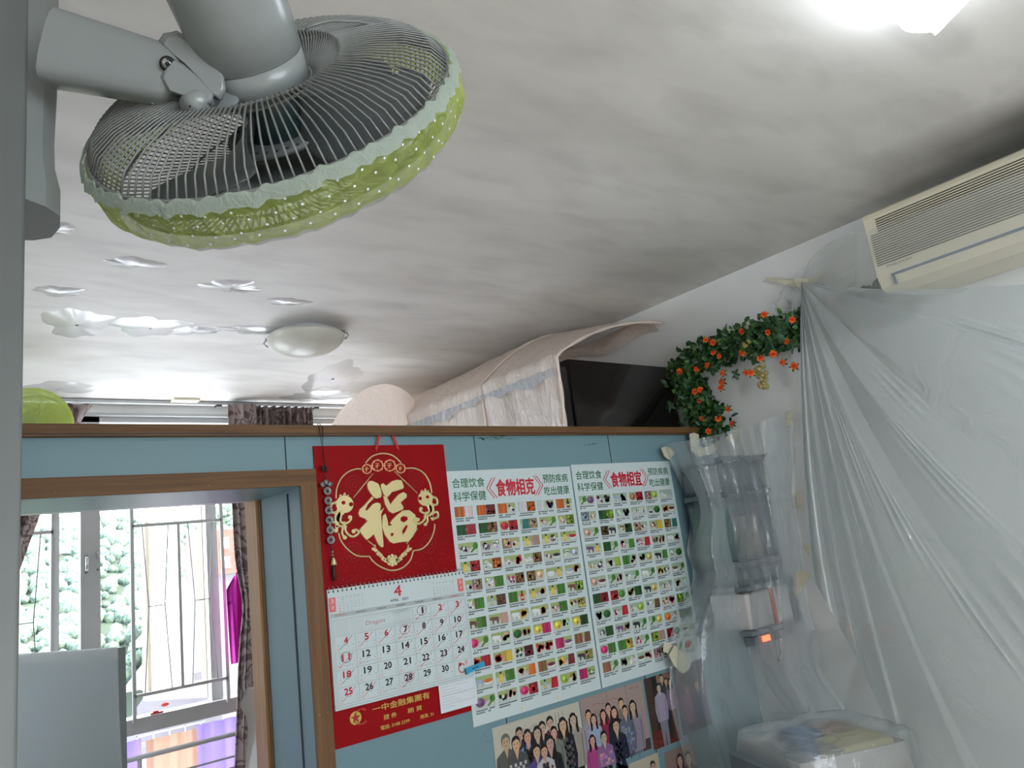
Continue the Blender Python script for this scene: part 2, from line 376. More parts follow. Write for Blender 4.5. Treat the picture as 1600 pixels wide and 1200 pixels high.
# put the ceiling's texture origin at the eye's foot
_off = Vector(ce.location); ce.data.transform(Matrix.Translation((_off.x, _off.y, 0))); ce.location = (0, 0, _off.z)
struct(MB().box((XW, -2.7, zf), (XW + .15, YF + .15, H)).build('wall_right', 'white_wall'))
wl = MB(); wl.box((-1.4, -2.7, zf), (-1.3, 3.45, H)); wl.box((-1.4, 4.25, zf), (-1.3, YF + .15, H)); wl.box((-1.4, 3.45, zf), (-1.3, 4.25, -.5)); wl.box((-1.4, 3.45, .9), (-1.3, 4.25, H)); struct(wl.build('wall_left', 'white_wall'))
m = MB()  # unseen side window, added to brighten the fronts facing left
for y0 in (3.45, 4.20): m.box((-1.38, y0, -.5), (-1.34, y0 + .05, .9))
for z0 in (-.5, .85): m.box((-1.38, 3.45, z0), (-1.34, 4.25, z0 + .05))
w3 = struct(m.build('side_fill_window', 'metal_white')); MB().box((-1.362, 3.5, -.45), (-1.358, 4.2, .85)).build('pane', 'pane_glass', w3)
wb = MB()
wb.box((-1.3, -2.7, zf), (-.5, -2.55, H)); wb.box((1.9, -2.7, zf), (XW, -2.55, H)); wb.box((-.5, -2.7, zf), (1.9, -2.55, -.6)); wb.box((-.5, -2.7, .9), (1.9, -2.55, H))
struct(wb.build('wall_back', 'white_wall'))
# pillar beside the camera that carries the fan
PX = 0.0905
struct(MB().rbox((-.55, .82, zf), (PX, 1.05, H), .004).build('wall_near', 'pillar_paint'))

# window wall: piers and the two strips; the window fills the rest
ww = MB(); ww.box((-1.3, YF, zf), (.22, YF + .15, H)); ww.box((2.62, YF, zf), (XW, YF + .15, H)); ww.box((.22, YF, 1.0), (2.62, YF + .15, H)); ww.box((.22, YF, zf), (2.62, YF + .15, zf + .12))
struct(ww.build('wall_far', 'white_wall'))

# partition (0.1 m deep) with the opening on the left
OX0, OX1, OZ = -.62, .87, .248
p = MB()
TOPZ = .389
p.box((-1.3, D, OZ), (XW, D + .1, TOPZ)); p.box((OX1, D, zf), (XW, D + .1, OZ)); p.box((-1.3, D, zf), (OX0, D + .1, OZ))
p.box((OX0, D + .1, OZ), (OX1, D + .3, TOPZ)); p.box((OX1, D + .1, zf), (OX1 + .16, D + .3, TOPZ)); p.box((OX0 - .1, D + .1, zf), (OX0, D + .3, TOPZ))
for x, zb in ((.838, .294), (1.490, zf), (2.131, zf)): p.box((x - .0016, D - .0008, zb), (x + .0016, D, TOPZ), 1)
# narrow grooves of the jamb panel
p.box((OX1 - .0015, D + .075, zf), (OX1, D + .085, OZ - .01), 2)
for k in range(26):
    x = 1.50 + random.random() * .17; z = .372 + random.random() * .012; p.box((x, D - .0006, z), (x + .004 + random.random() * .016, D, z + .002 + random.random() * .004), 3)
p.add([(1.99, D - .0012, .352), (2.03, D - .0012, .349), (2.075, D - .0012, .357), (2.07, D - .0012, .361), (2.03, D - .0012, .357)], [(0, 1, 2, 3, 4)], 3)
for k in range(14):
    x, z = 1.40 + random.random() * .05, -.55 + random.random() * .03; p.box((x, D - .0006, z), (x + .003 + random.random() * .008, D, z + .0015), 3)
struct(p.build('wall_middle', ['blue_paint', 'groove', 'groove', 'mildew']))
t = MB(); ye = D - .02
t.box((-1.3, ye, .395), (XW, D + .12, .418)); t.box((-1.3, ye + .004, .391), (XW, D + .1, .395), 1); t.box((-1.3, ye + .001, .388), (XW, D + .1, .391), 0)
struct(t.build('trim_1', ['wood_h', 'wood_dark']))
t = MB(); t.box((OX0 - .06, D - .012, OZ), (OX1 + .048, D + .0, OZ + .046), 0)
for x in (.10, .28, .62, .82):
    for dz in (.012, .032): t.tube([(x + dz * .3, D - .0135, OZ + dz), (x + dz * .3, D - .011, OZ + dz)], .0016, 6, 1)
struct(t.build('trim_2', ['wood_h', 'chrome']))
t = MB(); t.box((OX1, D - .012, zf), (OX1 + .048, D, OZ))
for z in (.21, .12, -.35, -.62):
    for dx in (.012, .034): t.tube([(OX1 + dx, D - .0135, z), (OX1 + dx, D - .011, z)], .0016, 6, 1)
struct(t.build('trim_3', ['wood_v', 'chrome']))
t = MB(); t.box((OX1 - .012, D + .3, zf), (OX1 + .16, D + .39, OZ + .02)); t.box((OX1 - .004, D + .285, zf), (OX1, D + .3, OZ), 1)
struct(t.build('trim_4', ['wood_cab', 'wood_v']))
struct(MB().box((OX0, D + .3, OZ), (OX1 - .012, D + .34, OZ + .08)).build('trim_5', 'metal_white'))

# glossy blisters of paint hanging on the ceiling
def blob(px, py, wx, wy, seed, name, label, rot=0):
    c = onZ(px, py, H); rr = random.Random(seed); n = 40; V = []; ph = [rr.random() * 6 for _ in range(4)]
    ring = []
    for k in range(n):
        a = 2 * PI * k / n; q = 1 + .13 * math.sin(3 * a + ph[0]) + .09 * math.sin(5 * a + ph[1]) + .07 * math.sin(9 * a + ph[2])
        ring.append((wx * q * math.cos(a), wy * q * math.sin(a)))
    m = MB(); rings = []
    for s_, dz in ((1, -.0003), (.85, -.003), (.6, -.006), (.3, -.008), (.05, -.0085)):
        rings += [(c[0] + (x * math.cos(rot) - y * math.sin(rot)) * s_, c[1] + (x * math.sin(rot) + y * math.cos(rot)) * s_, H + dz) for x, y in ring]
    Fs = [(i * n + j, i * n + (j + 1) % n, (i + 1) * n + (j + 1) % n, (i + 1) * n + j) for i in range(4) for j in range(n)]
    m.add(rings, Fs, 0, None, True); o = m.build(name, 'gloss_paint'); tag(o, label, 'paint patch', 'glossy paint patches on the ceiling')
for i, (px, py, wx, wy, lab) in enumerate([
    (120, 505, .11, .17, 'largest glossy paint patch on the ceiling, shining white at its left end'),
    (235, 510, .14, .12, 'long glossy paint patch tapering to the right of the largest one'),
    (300, 516, .10, .06, 'thin shiny paint streak reaching towards the far ceiling lamp'),
    (212, 411, .09, .045, 'shiny white paint patch on the ceiling just under the fan cover'),
    (362, 447, .10, .06, 'faint oval paint blister above and left of the ceiling lamp'),
    (450, 471, .08, .04, 'smaller oval paint blister with a shiny right half, above the ceiling lamp'),
    (92, 455, .07, .05, 'small ragged shiny paint patch beside the grey pillar'),
    (82, 355, .05, .06, 'pale shiny paint patch right below the grey fan bracket'),
    (400, 515, .14, .06, 'dull long paint blister ending at the ceiling lamp'),
    (90, 606, .16, .12, 'small shiny paint blister above the green-covered far fan'),
    (520, 590, .14, .30, 'bright rippled paint patch just beyond the ceiling lamp'),
    (505, 618, .22, .12, 'bright wavy paint patch near the gathered curtains')]):
    blob(px, py, wx, wy, 11 + i, 'paint_blister', lab, -.15)

# =================================================================== WINDOW
def bar(m, x0, x1, z0, z1, y0=YF + .02, y1=YF + .08, mi=0): m.box((x0, y0, z0), (x1, y1, z1), mi)
wr = MB()
bar(wr, .22, 2.62, .955, 1.0); bar(wr, .22, 2.62, .49, .60); bar(wr, .22, 2.62, -.66, -.585, YF - .02, YF + .10); bar(wr, .22, .26, -1.38, 1.0); bar(wr, 2.58, 2.62, -1.38, 1.0)
bar(wr, .755, .845, -.6, 1.0); bar(wr, 1.385, 1.445, -.6, .5, YF + .03, YF + .10); bar(wr, 2.0, 2.06, -.6, 1.0); bar(wr, .625, .66, -.6, .49)
bar(wr, .22, 2.62, .985, 1.0, YF - .02, YF + .02)
wf = struct(wr.build('window_1', 'metal_white'))
for (x0, x1, z0, z1) in ((.26, .755, .60, .955), (.845, 2.0, .60, .955), (2.06, 2.58, .60, .955), (.66, .755, -.585, .49), (.845, 1.385 - .42, -.585, .49), (1.445, 2.0, -.585, .49), (2.06, 2.58, -.585, .49)):
    MB().box((x0, YF + .048, z0), (x1, YF + .052, z1)).build('pane', 'pane_glass', wf)
m = MB(); m.box((.773, YF + .005, .16), (.783, YF + .02, .26)); m.tube([(.778, YF + .0, .17), (.776, YF - .02, .18), (.776, YF - .022, .235), (.778, YF, .25)], .006, 8); m.build('handle', 'chrome', wf)
m = MB(); m.box((.826, YF + .005, .23), (.836, YF + .02, .27)); m.box((.826, YF + .005, .17), (.838, YF + .02, .18)); m.build('latch', 'chrome', wf)
m = MB()   # unseen rear window, added to give the near room fill light
for a, b in (((-.5, -2.62, -.6), (-.44, -2.57, .9)), ((1.84, -2.62, -.6), (1.9, -2.57, .9)), ((-.5, -2.62, .84), (1.9, -2.57, .9)), ((-.5, -2.62, -.6), (1.9, -2.57, -.54)), ((.67, -2.62, -.6), (.73, -2.57, .9))): m.box(a, b)
w2 = struct(m.build('rear_fill_window', 'metal_white')); MB().box((-.44, -2.6, -.54), (1.84, -2.596, .84)).build('pane', 'pane_glass', w2)
# open casement, swung outwards on the post
hx, hy, fx, fy = 1.395, YF + .10, 1.165, YF + .52
ux, uy = fx - hx, fy - hy; L_ = math.hypot(ux, uy); SM = frame((hx, hy, 0), (ux / L_, uy / L_, 0), (-uy / L_, ux / L_, 0), (0, 0, 1))
sr = thing('casement_sash', 'cream window sash swung open outside, behind the white grille', 'window sash', (hx, hy, -.57), 'open sashes')
m = MB(); m.box((0, -.015, .44), (L_, .015, .48), 0, SM); m.box((0, -.015, -.57), (L_, .015, -.52), 0, SM); m.box((0, -.015, -.52), (.04, .015, .44), 0, SM); m.box((L_ - .04, -.015, -.52), (L_, .015, .44), 0, SM)
m.build('sash_frame', 'sash_cream', sr); m = MB(); m.box((.04, -.002, -.52), (L_ - .04, .002, .44), 0, SM); m.build('pane', 'pane_glass', sr)
m = MB(); m.box((L_ - .03, -.03, .0), (L_ - .02, -.015, .12), 0, SM); m.build('handle', 'sash_cream', sr)
sr2 = thing('casement_sash', 'cream window sash swung open outside, left behind the curtain', 'window sash', (.40, YF + .1, -.57))
SM2 = frame((.26, YF + .10, 0), (.55, .83, 0), (-.83, .55, 0), (0, 0, 1))
m = MB(); m.box((0, -.015, .42), (.5, .015, .46), 0, SM2); m.box((0, -.015, -.57), (.5, .015, -.52), 0, SM2); m.box((.45, -.02, -.52), (.5, .02, .42), 0, SM2); m.build('sash_frame', 'sash_cream', sr2)
m = MB(); m.box((0, -.002, -.52), (.45, .002, .42), 0, SM2); m.build('pane', 'pane_glass', sr2)
# hinged grilles just inside the glass
def grille(x0, x1, label):
    g = thing('window_grille', label, 'window grille', ((x0 + x1) / 2, YF - .03, -.60), 'white window grilles')
    m = MB(); y = YF - .03; r = .0085
    for x in (x0, x1): m.box((x - r, y - r, -.60), (x + r, y + r, .50))
    m.box((x0, y - r, .372), (x1, y + r, .388)); m.box((x0, y - r, -.484), (x1, y + r, -.468)); m.build('grille_frame', 'metal_white', g)
    m = MB(); xm = (x0 + x1) / 2; m.box((xm - .007, y - .007, -.47), (xm + .007, y + .007, .375)); m.build('centre_bar', 'metal_white', g)
    for cx, inw in ((x0 + (x1 - x0) * .25, 1), (x0 + (x1 - x0) * .75, 1)):
        w_ = (x1 - x0) * .14
        m = MB()
        for s_ in (-1, 1): m.tube([(cx + s_ * w_, y, .375), (cx + s_ * w_ * .62, y, -.03), (cx + s_ * w_ * .62, y, -.06), (cx + s_ * w_, y, -.47)], .0028, 6)
        m.tube([(cx - w_ * .62, y, -.045), (cx + w_ * .62, y, -.045)], .0028, 6); m.build('wire_rhombus', 'wire_grey', g)
grille(.985, 1.452, 'white metal window grille with thin bent wires in front of the open sash')
grille(.12 + .02, .625, 'white metal window grille half hidden by the left curtain')
# railing below the sill and the coloured cloth behind it
g = thing('safety_railing', 'white horizontal railing below the window sill', 'railing', (1.4, YF - .05, zf))
for z, r in ((-.765, .013), (-.875, .006), (-.93, .006), (-1.05, .006)): MB().tube([(.26, YF - .05, z), (2.55, YF - .05, z)], r, 8).build('rail', 'metal_white', g)
for x in (.3, 1.0, 1.72, 2.45): MB().tube([(x, YF - .05, zf), (x, YF - .05, -.765)], .011, 8).build('post', 'metal_white', g)
def cloth(x0, x1, z0, z1, y, amp, waves, seed=0, nu=90, nv=24, taper=lambda v: (0, 1), top=None):
    rr = random.Random(seed); ph = rr.random() * 6
    def fn(u, v):
        a, b = taper(v); uu = a + (b - a) * u; x = x0 + (x1 - x0) * uu
        return (x, y + amp * math.sin(waves * 2 * PI * u + ph + .5 * math.sin(3 * v + 5 * u)) + amp * .35 * math.sin(waves * 4.7 * PI * u + 2 * v), z1 + (z0 - z1) * v)
    return MB().grid(fn, nu, nv)
cL1 = cloth(.27, 1.03, zf + .15, -.69, YF + .03, .015, 5, 4, 30).build('sheer_curtain', 'sheer_violet'); tag(cL1, 'violet sheer curtain under the window sill, left of the orange panel', 'curtain')
c1 = cloth(1.30, 2.5, zf + .15, -.69, YF + .03, .015, 14, 3).build('sheer_curtain', 'sheer_violet')
tag(c1, 'violet sheer curtain under the window sill, right of the orange panel', 'curtain')
c2_ = cloth(1.04, 1.29, zf + .2, -.70, YF - .005, .008, 3, 5, 30).build('sheer_curtain', 'sheer_orange'); tag(c2_, 'orange sheer panel hanging between violet ones under the window sill', 'curtain')
# things on the sill
m = MB(); q = onY(245, 1126, YF - .01)
m.box((q[0] - .03, YF - .02, -.583), (q[0] + .03, YF + .0, -.575)); m.box((q[0] - .02, YF - .03, -.575), (q[0] + .005, YF - .012, -.566)); tag(m.build('clothes_peg', 'bag_red'), 'small red and white clothes peg lying on the window sill', 'peg')
m = MB(); q = onY(258, 1110, YF + .06); m.ball((q[0], YF + .06, -.555), .018, 0, 10, 6, (1.2, .6, .6)); tag(m.build('hook', 'bag_red'), 'small pink plastic hook on the sill behind the grille', 'hook')
# magenta garment
q = onY(350, 925, YF - .09)
def gar(u, v):
    c0 = 1.485 + .10 * u; wdt = .155 * (1 if v > .12 else .25 + .75 * v / .12)
    x = 1.50 + (u - .35) * wdt * (1 - .25 * v) + .0; z = .085 - .48 * v - .05 * abs(u - .75) * (1 if v < .3 else .3) - (.12 * (1 - u) if v > .9 else 0) * 0
    return (x, YF - .085 + .012 * math.sin(14 * u + 2 * v) + .006 * math.sin(31 * u), z)
tag(MB().grid(gar, 40, 24).build('hanging_garment', 'magenta'), 'magenta garment hanging at the window edge beside the curtain', 'garment')
# curtain rail on the ceiling
g = thing('curtain_rail', 'slim white curtain rail under the far ceiling edge', 'curtain rail', (1.3, YF - .1, H - .03))
MB().box((.1, YF - .13, H - .02), (2.7, YF - .10, H - .004)).build('track', 'metal_white', g)
for x in (1.42, 2.02): MB().box((x, YF - .135, H - .032), (x + .03, YF - .095, H - .02)).build('glider', 'fridge_door', g)
MB().box((1.17, YF - .20, H - .014), (1.31, YF - .13, H)).build('mounting_plate', 'ac_cream', g)
# curtains
cL = MB().grid(lambda u, v: (.79 - .41 * v ** .8 + (u - 1) * (.34 - .10 * v), YF - .12 + .018 * math.sin(26 * u + v), H - .03 - 1.15 * v), 60, 24)
tag(cL.build('patterned_curtain', 'damask'), 'brown damask curtain swept to the left of the window', 'curtain', 'damask curtains')
def cR(u, v):     # gathered bundle that hangs along the right side of the opening, pinched by a tie
    v2 = v * 2.4; pinch = 1 - .45 * math.exp(-((v2 - 1.12) / .16) ** 2)
    cx = 1.552 - .05 * max(0, v2 - 1.4); hw = (.075 + .03 * max(0, v2 - 1.3)) * pinch
    a = 2 * PI * u
    return (cx + hw * math.cos(a) + .012 * math.sin(9 * a), YF - .17 + .05 * pinch * math.sin(a) + .010 * math.sin(11 * a + v2), H - .03 - v2)
tag(MB().grid(cR, 72, 50).build('patterned_curtain', 'damask'), 'brown damask curtain tied back beside the magenta garment', 'curtain', 'damask curtains')
def cT(u, v):
    x = 1.48 + .52 * u; return (x, YF - .15 + .03 * math.sin(70 * u) * (1 if .15 < u < .85 else .3) + .01 * math.sin(120 * u), H - .028 - .5 * v)
tag(MB().grid(cT, 220, 8).build('patterned_curtain', 'damask'), 'bunched brown damask curtain showing above the partition by the ceiling lamp', 'curtain', 'damask curtains')

# =================================================================== OUTSIDE
def hill(u, v):
    x = -60 + 260 * u; y = 60 + 110 * v
    z = -26 + 41 * v + 2.5 * math.sin(x * .06 + 1) + 5 * v * math.sin(x * .035 - 1.0)
    return (x, y, z)
o = struct(MB().grid(hill, 60, 40).build('hillside', 'hill_green'))
rr = random.Random(5); tm = MB()
for k in range(8500):
    u = rr.uniform(.22, .85); v = rr.random() ** .9; x, y, z = hill(u, v)
    if x > 4 + .15 * y and v < .34 + .10 * rr.random(): continue
    r = rr.uniform(.5, 1.3); tm.ball((x, y, z + r * .5), r, 0, 6, 4, (1, 1, rr.uniform(.8, 1.3)))
o = tm.build('woodland_trees', 'tree_green'); tag(o, 'dense sunlit woodland covering the hillside outside the window', 'trees'); o['kind'] = 'stuff'
# terraced concrete slope
tr = MB()
for k in range(6):
    z = -19.5 + 3.6 * k; y = 62 + 8 * k
    tr.add([(10 + k * 2.6, y, z), (80, y, z), (80, y + 5, z + 3.6), (14 + k * 2.8, y + 5, z + 3.6)], [(0, 1, 2, 3)], 0)
    tr.add([(14 + k * 2.8, y + 5, z + 3.6), (80, y + 5, z + 3.6), (80, y + 8, z + 3.6), (14 + k * 2.8, y + 8, z + 3.6)], [(0, 1, 2, 3)], 0)
    for j in range(48): x = 14 + k * 2.8 + j * 1.3; tr.box((x, y + 5, z + 3.6), (x + .08, y + 5.08, z + 4.6), 1)
    tr.box((14 + k * 2.8, y + 5, z + 4.5), (80, y + 5.08, z + 4.6), 1)
struct(tr.build('terraced_slope', ['concrete', 'metal_white']))
bb = MB(); bx = onY(350, 870, 70)
bb.box((bx[0] - 1.0, 70, bx[2] - 1.5), (bx[0] + 9, 78, bx[2] + 2.4)); bb.box((bx[0] - .6, 70.3, -14), (bx[0] + 9, 78, bx[2] - 1.5), 2)
for i in range(5):
    for j in range(2): bb.box((bx[0] - .3 + i * 1.5, 69.95, bx[2] - 1. + j * 1.7), (bx[0] + .5 + i * 1.5, 70, bx[2] + j * 1.7), 1)
tag(bb.build('brick_building', ['brick', 'outer_wall', 'concrete']), 'distant red building seen beside the right-hand curtain', 'building')

# =================================================================== FAR ROOM
# dome lamp
lc = (onZ(463, 540, H - .06)[0], onZ(463, 540, H - .06)[1]); lc = (1.365, 2.96)
lamp = thing('ceiling_lamp', 'switched-off frosted bowl lamp on the far ceiling', 'ceiling lamp', (lc[0], lc[1], H - .12))
T = Matrix.Translation((lc[0], lc[1], 0))
MB().lathe([(.10, H), (.10, H - .02), (.155, H - .025), (.158, H - .032), (.15, H - .034)], T).build('canopy', 'metal_white', lamp)
MB().lathe([(.165 * math.cos(a), H - .036 - .082 * math.sin(a) ** 1.1) for a in [k * PI / 2 / 12 for k in range(12)]] + [(.004, H - .119)], T).build('glass_bowl', 'frost_glass', lamp)
for a in (-.62, PI - .62, PI / 2 - .4):
    m = MB(); cx, cyy = lc[0] + .17 * math.cos(a), lc[1] + .17 * math.sin(a)
    m.ball((cx, cyy, H - .028), .0085, 0); m.tube([(lc[0] + .15 * math.cos(a), lc[1] + .15 * math.sin(a), H - .02), (cx, cyy, H - .028), (lc[0] + .183 * math.cos(a), lc[1] + .183 * math.sin(a), H - .045), (lc[0] + .165 * math.cos(a), lc[1] + .165 * math.sin(a), H - .062)], .004, 6); m.build('clip', 'chrome', lamp)
# fridge
fr = thing('refrigerator', 'tall glossy black refrigerator standing behind the blue partition', 'refrigerator', (2.42, 2.42, zf))
m = MB(); m.rbox((2.115, 2.14, zf), (2.77, 2.7, .733), .008); m.build('body', 'fridge_black', fr)
XD = frame((0, 0, 0), (0, 1, 0), (0, 0, 1), (1, 0, 0))
m = MB(); P = [(2.15, zf + .05), (2.69, zf + .05), (2.69, .70), (2.66, .728), (2.18, .728), (2.15, .70)]; m.prism(P, 2.058, 2.108, 0, XD); m.build('door', 'fridge_door', fr)
m = MB(); m.box((2.044, 2.16, .2), (2.058, 2.185, .62)); m.build('handle', 'fridge_black', fr)
# wooden wardrobe along the right wall with plastic hung over it
wd = thing('wardrobe', 'wooden wardrobe behind the fridge, wrapped in plastic sheeting', 'wardrobe', (2.5, 3.4, zf))
MB().box((2.08, 2.72, zf), (2.775, 4.25, .655)).build('carcass', 'wood_cab', wd)
for a, b in ((2.74, 3.48), (3.49, 4.24)): MB().box((2.062, a, zf + .08), (2.079, b, .63)).build('door', 'wood_cab', wd)
def drape1(u, v):   # taped along the wall-ceiling line, over the wardrobe edge and down its front
    y = 2.115 + 2.2 * u
    tz = .94 + .10 * min(1, u / .22) ** .7
    sag = .10 * math.sin(PI * min(1, v / .5)) if v < .5 else 0
    if v < .5:
        k = v / .5; x = 2.76 + (2.035 - 2.76) * k; z = tz + (.742 - tz) * k ** 2.2 + .008 * math.sin(5 * y) * (1 - k) * k * 4
    else:
        k = (v - .5) / .5; x = 2.035 - .010 * abs(math.sin(14 * y + 2 * k)) - .004 * math.sin(61 * y + 5 * k); z = .742 - .60 * k
    return (x + .006 * math.sin(37 * y + 9 * v), y, z + .004 * math.sin(50 * y))
m = MB().grid(drape1, 220, 60)
for u_ in (0, .235): m.tube([tuple(Vector(drape1(u_, .02 + .98 * k / 40)) + Vector((-.004, -.002, .003))) for k in range(41)], [.0045 + .004 * abs(math.sin(k * .7)) for k in range(41)], 6)
tag(m.build('plastic_sheet', 'poly_warm'), 'pinkish plastic sheet taped up under the ceiling and hung over the wardrobe', 'plastic sheet', 'plastic dust sheets')
def drape2(u, v):   # flap hanging down inside, crinkled band
    y = 2.13 + 1.5 * u; return (2.014 - .004 * math.sin(140 * y) * (1 - .5 * v), y, .690 - (.034 + .012 * math.sin(9 * y) + .008 * math.sin(31 * y)) * v + .002 * math.sin(60 * y))
tag(MB().grid(drape2, 200, 10).build('plastic_strip', 'poly_blue'), 'bluish crinkled plastic strip along the top edge of the wrapped wardrobe', 'plastic sheet')
def drape3(u, v):   # loose tail on the wall beside the fridge top
    a = onX(885, 560, 2.72); b = onX(1030, 522, 2.76)
    y = 2.85 - .68 * u; top = 1.03 - .06 * u - .02 * math.sin(6 * u); bot = .93 - .02 * u + .02 * math.sin(9 * u)
    return (2.765 - .03 * math.sin(PI * v) - .015 * math.sin(9 * u + 3 * v), y, top + (bot - top) * v)
tag(MB().grid(drape3, 50, 14).build('plastic_sheet', 'poly_warm'), 'loose crumpled tail of plastic stuck to the white wall above the fridge', 'plastic sheet', 'plastic dust sheets')
bt_ = [onY(x, y, 3.4) for x, y in curve([(516, 668), (528, 650), (545, 628), (572, 607), (602, 601), (630, 610), (648, 624), (660, 636), (700, 652)], 8)]
def bub(u, v):      # billowing sheet that stands up beside the wardrobe
    k = min(int(u * (len(bt_) - 1)), len(bt_) - 2); f_ = u * (len(bt_) - 1) - k; q = bt_[k] * (1 - f_) + bt_[k + 1] * f_
    return (q[0] + .05 * v * (u - .5), 3.4 + .22 * (1 - v) ** 2 * 0 - .16 * math.sin(PI * min(1, v * 1.4) * .5) * math.sin(PI * u) + .015 * math.sin(9 * u + 5 * v), q[2] - .42 * v - .01 * math.sin(12 * u) * v)
tag(MB().grid(bub, 60, 30).build('plastic_sheet', 'poly_warm'), 'billowing white plastic sheet bulging up beside the bunched curtains', 'plastic sheet', 'plastic dust sheets')
# second fan with green cover
fc = onY(47, 668, 3.7)
f2 = thing('pedestal_fan', 'far fan wearing a yellow-green cover, left above the partition', 'fan', (fc[0], 3.7, fc[2] - .2), None)
A2 = Vector((.25, -.9, -.3)).normalized(); U2 = A2.cross(Vector((0, 0, 1))).normalized(); V2 = U2.cross(A2)
F2 = frame(fc, U2, -V2 if V2.z < 0 else V2, A2)
m = MB(); m.lathe([(.165, -.04), (.17, 0), (.165, .03), (.14, .055), (.08, .07), (.002, .075)], F2, 40); m.build('fan_cover', 'cover_green', f2)
m = MB()
for k in range(24):
    a = 2 * PI * k / 24; m.tube([tuple(F2 @ Vector((r * math.cos(a), r * math.sin(a), z))) for r, z in ((.03, .068), (.08, .064), (.14, .048), (.162, .02), (.165, -.03))], .0012, 4)
for r, z in ((.08, .066), (.14, .05)): m.tube([tuple(F2 @ Vector((r * math.cos(a), r * math.sin(a), z))) for a in [2 * PI * k / 40 for k in range(40)]], .0016, 4, closed=True)
m.build('guard', 'wire_grey', f2)
m = MB(); m.lathe([(.05, -.16), (.055, -.14), (.055, -.05), (.03, -.03)], F2, 24); m.tube([tuple(F2 @ Vector((0, 0, -.12))), (fc[0] - .05, 3.86, fc[2] - .1), (fc[0] - .05, 3.88, zf)], .02, 10); m.build('motor_and_stand', 'fan_grey', f2)
# board wrapped in plastic seen through the opening
b2 = onY(185, 1012, 3.0); b1 = onY(38, 1016, 3.66); b1[2] = b2[2]
ang = math.atan2(b2[1] - b1[1], b2[0] - b1[0]); WB = frame((b2[0], b2[1], 0), (math.cos(ang), math.sin(ang), 0), (-math.sin(ang), math.cos(ang), 0), (0, 0, 1))
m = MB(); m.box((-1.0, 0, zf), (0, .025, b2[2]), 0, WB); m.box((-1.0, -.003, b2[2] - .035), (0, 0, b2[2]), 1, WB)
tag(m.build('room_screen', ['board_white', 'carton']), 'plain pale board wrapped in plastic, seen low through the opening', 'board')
def wrap(u, v):
    x = -1.0 + 1.012 * u; z = b2[2] + .004 - v * .95; bulge = .012 + .06 * v * v * (1 - u) + .007 * math.sin(9 * u - 7 * v) * v
    q = WB @ Vector((x + .06 * v * u * u, -bulge, z)); return tuple(q)
tag(MB().grid(wrap, 40, 40).build('plastic_sheet', 'poly_dull'), 'plastic hanging over the pale board beyond the opening', 'plastic sheet', 'plastic dust sheets')
# white cloth beside the jamb
q = onY(398, 1075, 2.75)
def wc(u, v): return (q[0] - .035 + .11 * u + .01 * math.sin(7 * v) - .02 * math.exp(-((v - .1) / .06) ** 2) * (1 - u), 2.75 + .02 * math.sin(9 * u + 3 * v), q[2] + .01 - .5 * v - .01 * (1 - u))
tag(MB().grid(wc, 20, 40).build('white_cloth', 'white_cloth'), 'white cloth hanging just inside the opening beside the wooden post', 'cloth')

# =================================================================== THE FAN
FC = Vector((.31756, .73638, .52739)); FN = Vector((.59468, .58894, -.54727)).normalized()
FU = FN.cross(Vector((0, 0, 1))).normalized(); FV = FU.cross(FN)
FX = frame(FC, FU, FV, FN)                    # local z = the way the air blows
def fp(x, y, z): return tuple(FX @ Vector((x, y, z)))
fan = thing('oscillating_fan', 'large grey wall-mounted fan with a green dust cover, hanging from the pillar', 'fan', (PX, .90, .1))
def ring3(r, z, n=96): return [fp(r * math.cos(2 * PI * k / n), r * math.sin(2 * PI * k / n), z) for k in range(n)]
NW = 120
m = MB()
rear = [(.054, -.022), (.072, -.033), (.092, -.041), (.0965, -.046), (.13, -.043), (.165, -.036), (.192, -.024), (.207, -.006)]
for k in range(NW):
    a = 2 * PI * k / NW; m.tube([fp(r * math.cos(a - .45 * max(0, (.0965 - r) / .045)), r * math.sin(a - .45 * max(0, (.0965 - r) / .045)), z) for r, z in rear], .00115, 5)
for r, z, t_ in ((.055, -.022, .003), (.0965, -.044, .0016), (.207, -.006, .0028)): m.tube(ring3(r, z), t_, 6, closed=True)
m.build('rear_guard', 'wire_grey', fan)
m = MB()
front = [(.207, .0), (.204, .022), (.195, .040), (.17, .054), (.13, .063), (.09, .067), (.06, .068)]
for k in range(NW):
    a = 2 * PI * (k + .5) / NW; m.tube([fp(r * math.cos(a - .5 * (1 - r / .207)), r * math.sin(a - .5 * (1 - r / .207)), z) for r, z in front], .00105, 5)
m.lathe([(.2085, -.006), (.2095, .004), (.2085, .014), (.2065, .012), (.2075, .004), (.2065, -.004)], FX, 96, cap=False)
for r, z, t_ in ((.06, .068, .002), (.195, .040, .0016), (.13, .063, .0013), (.207, .002, .003)): m.tube(ring3(r, z), t_, 6, closed=True)
m.build('front_guard', 'wire_grey', fan)
m = MB(); m.lathe([(.001, .073), (.04, .072), (.06, .068), (.058, .064), (.001, .064)], FX, 40); m.build('badge', 'hub_face', fan)
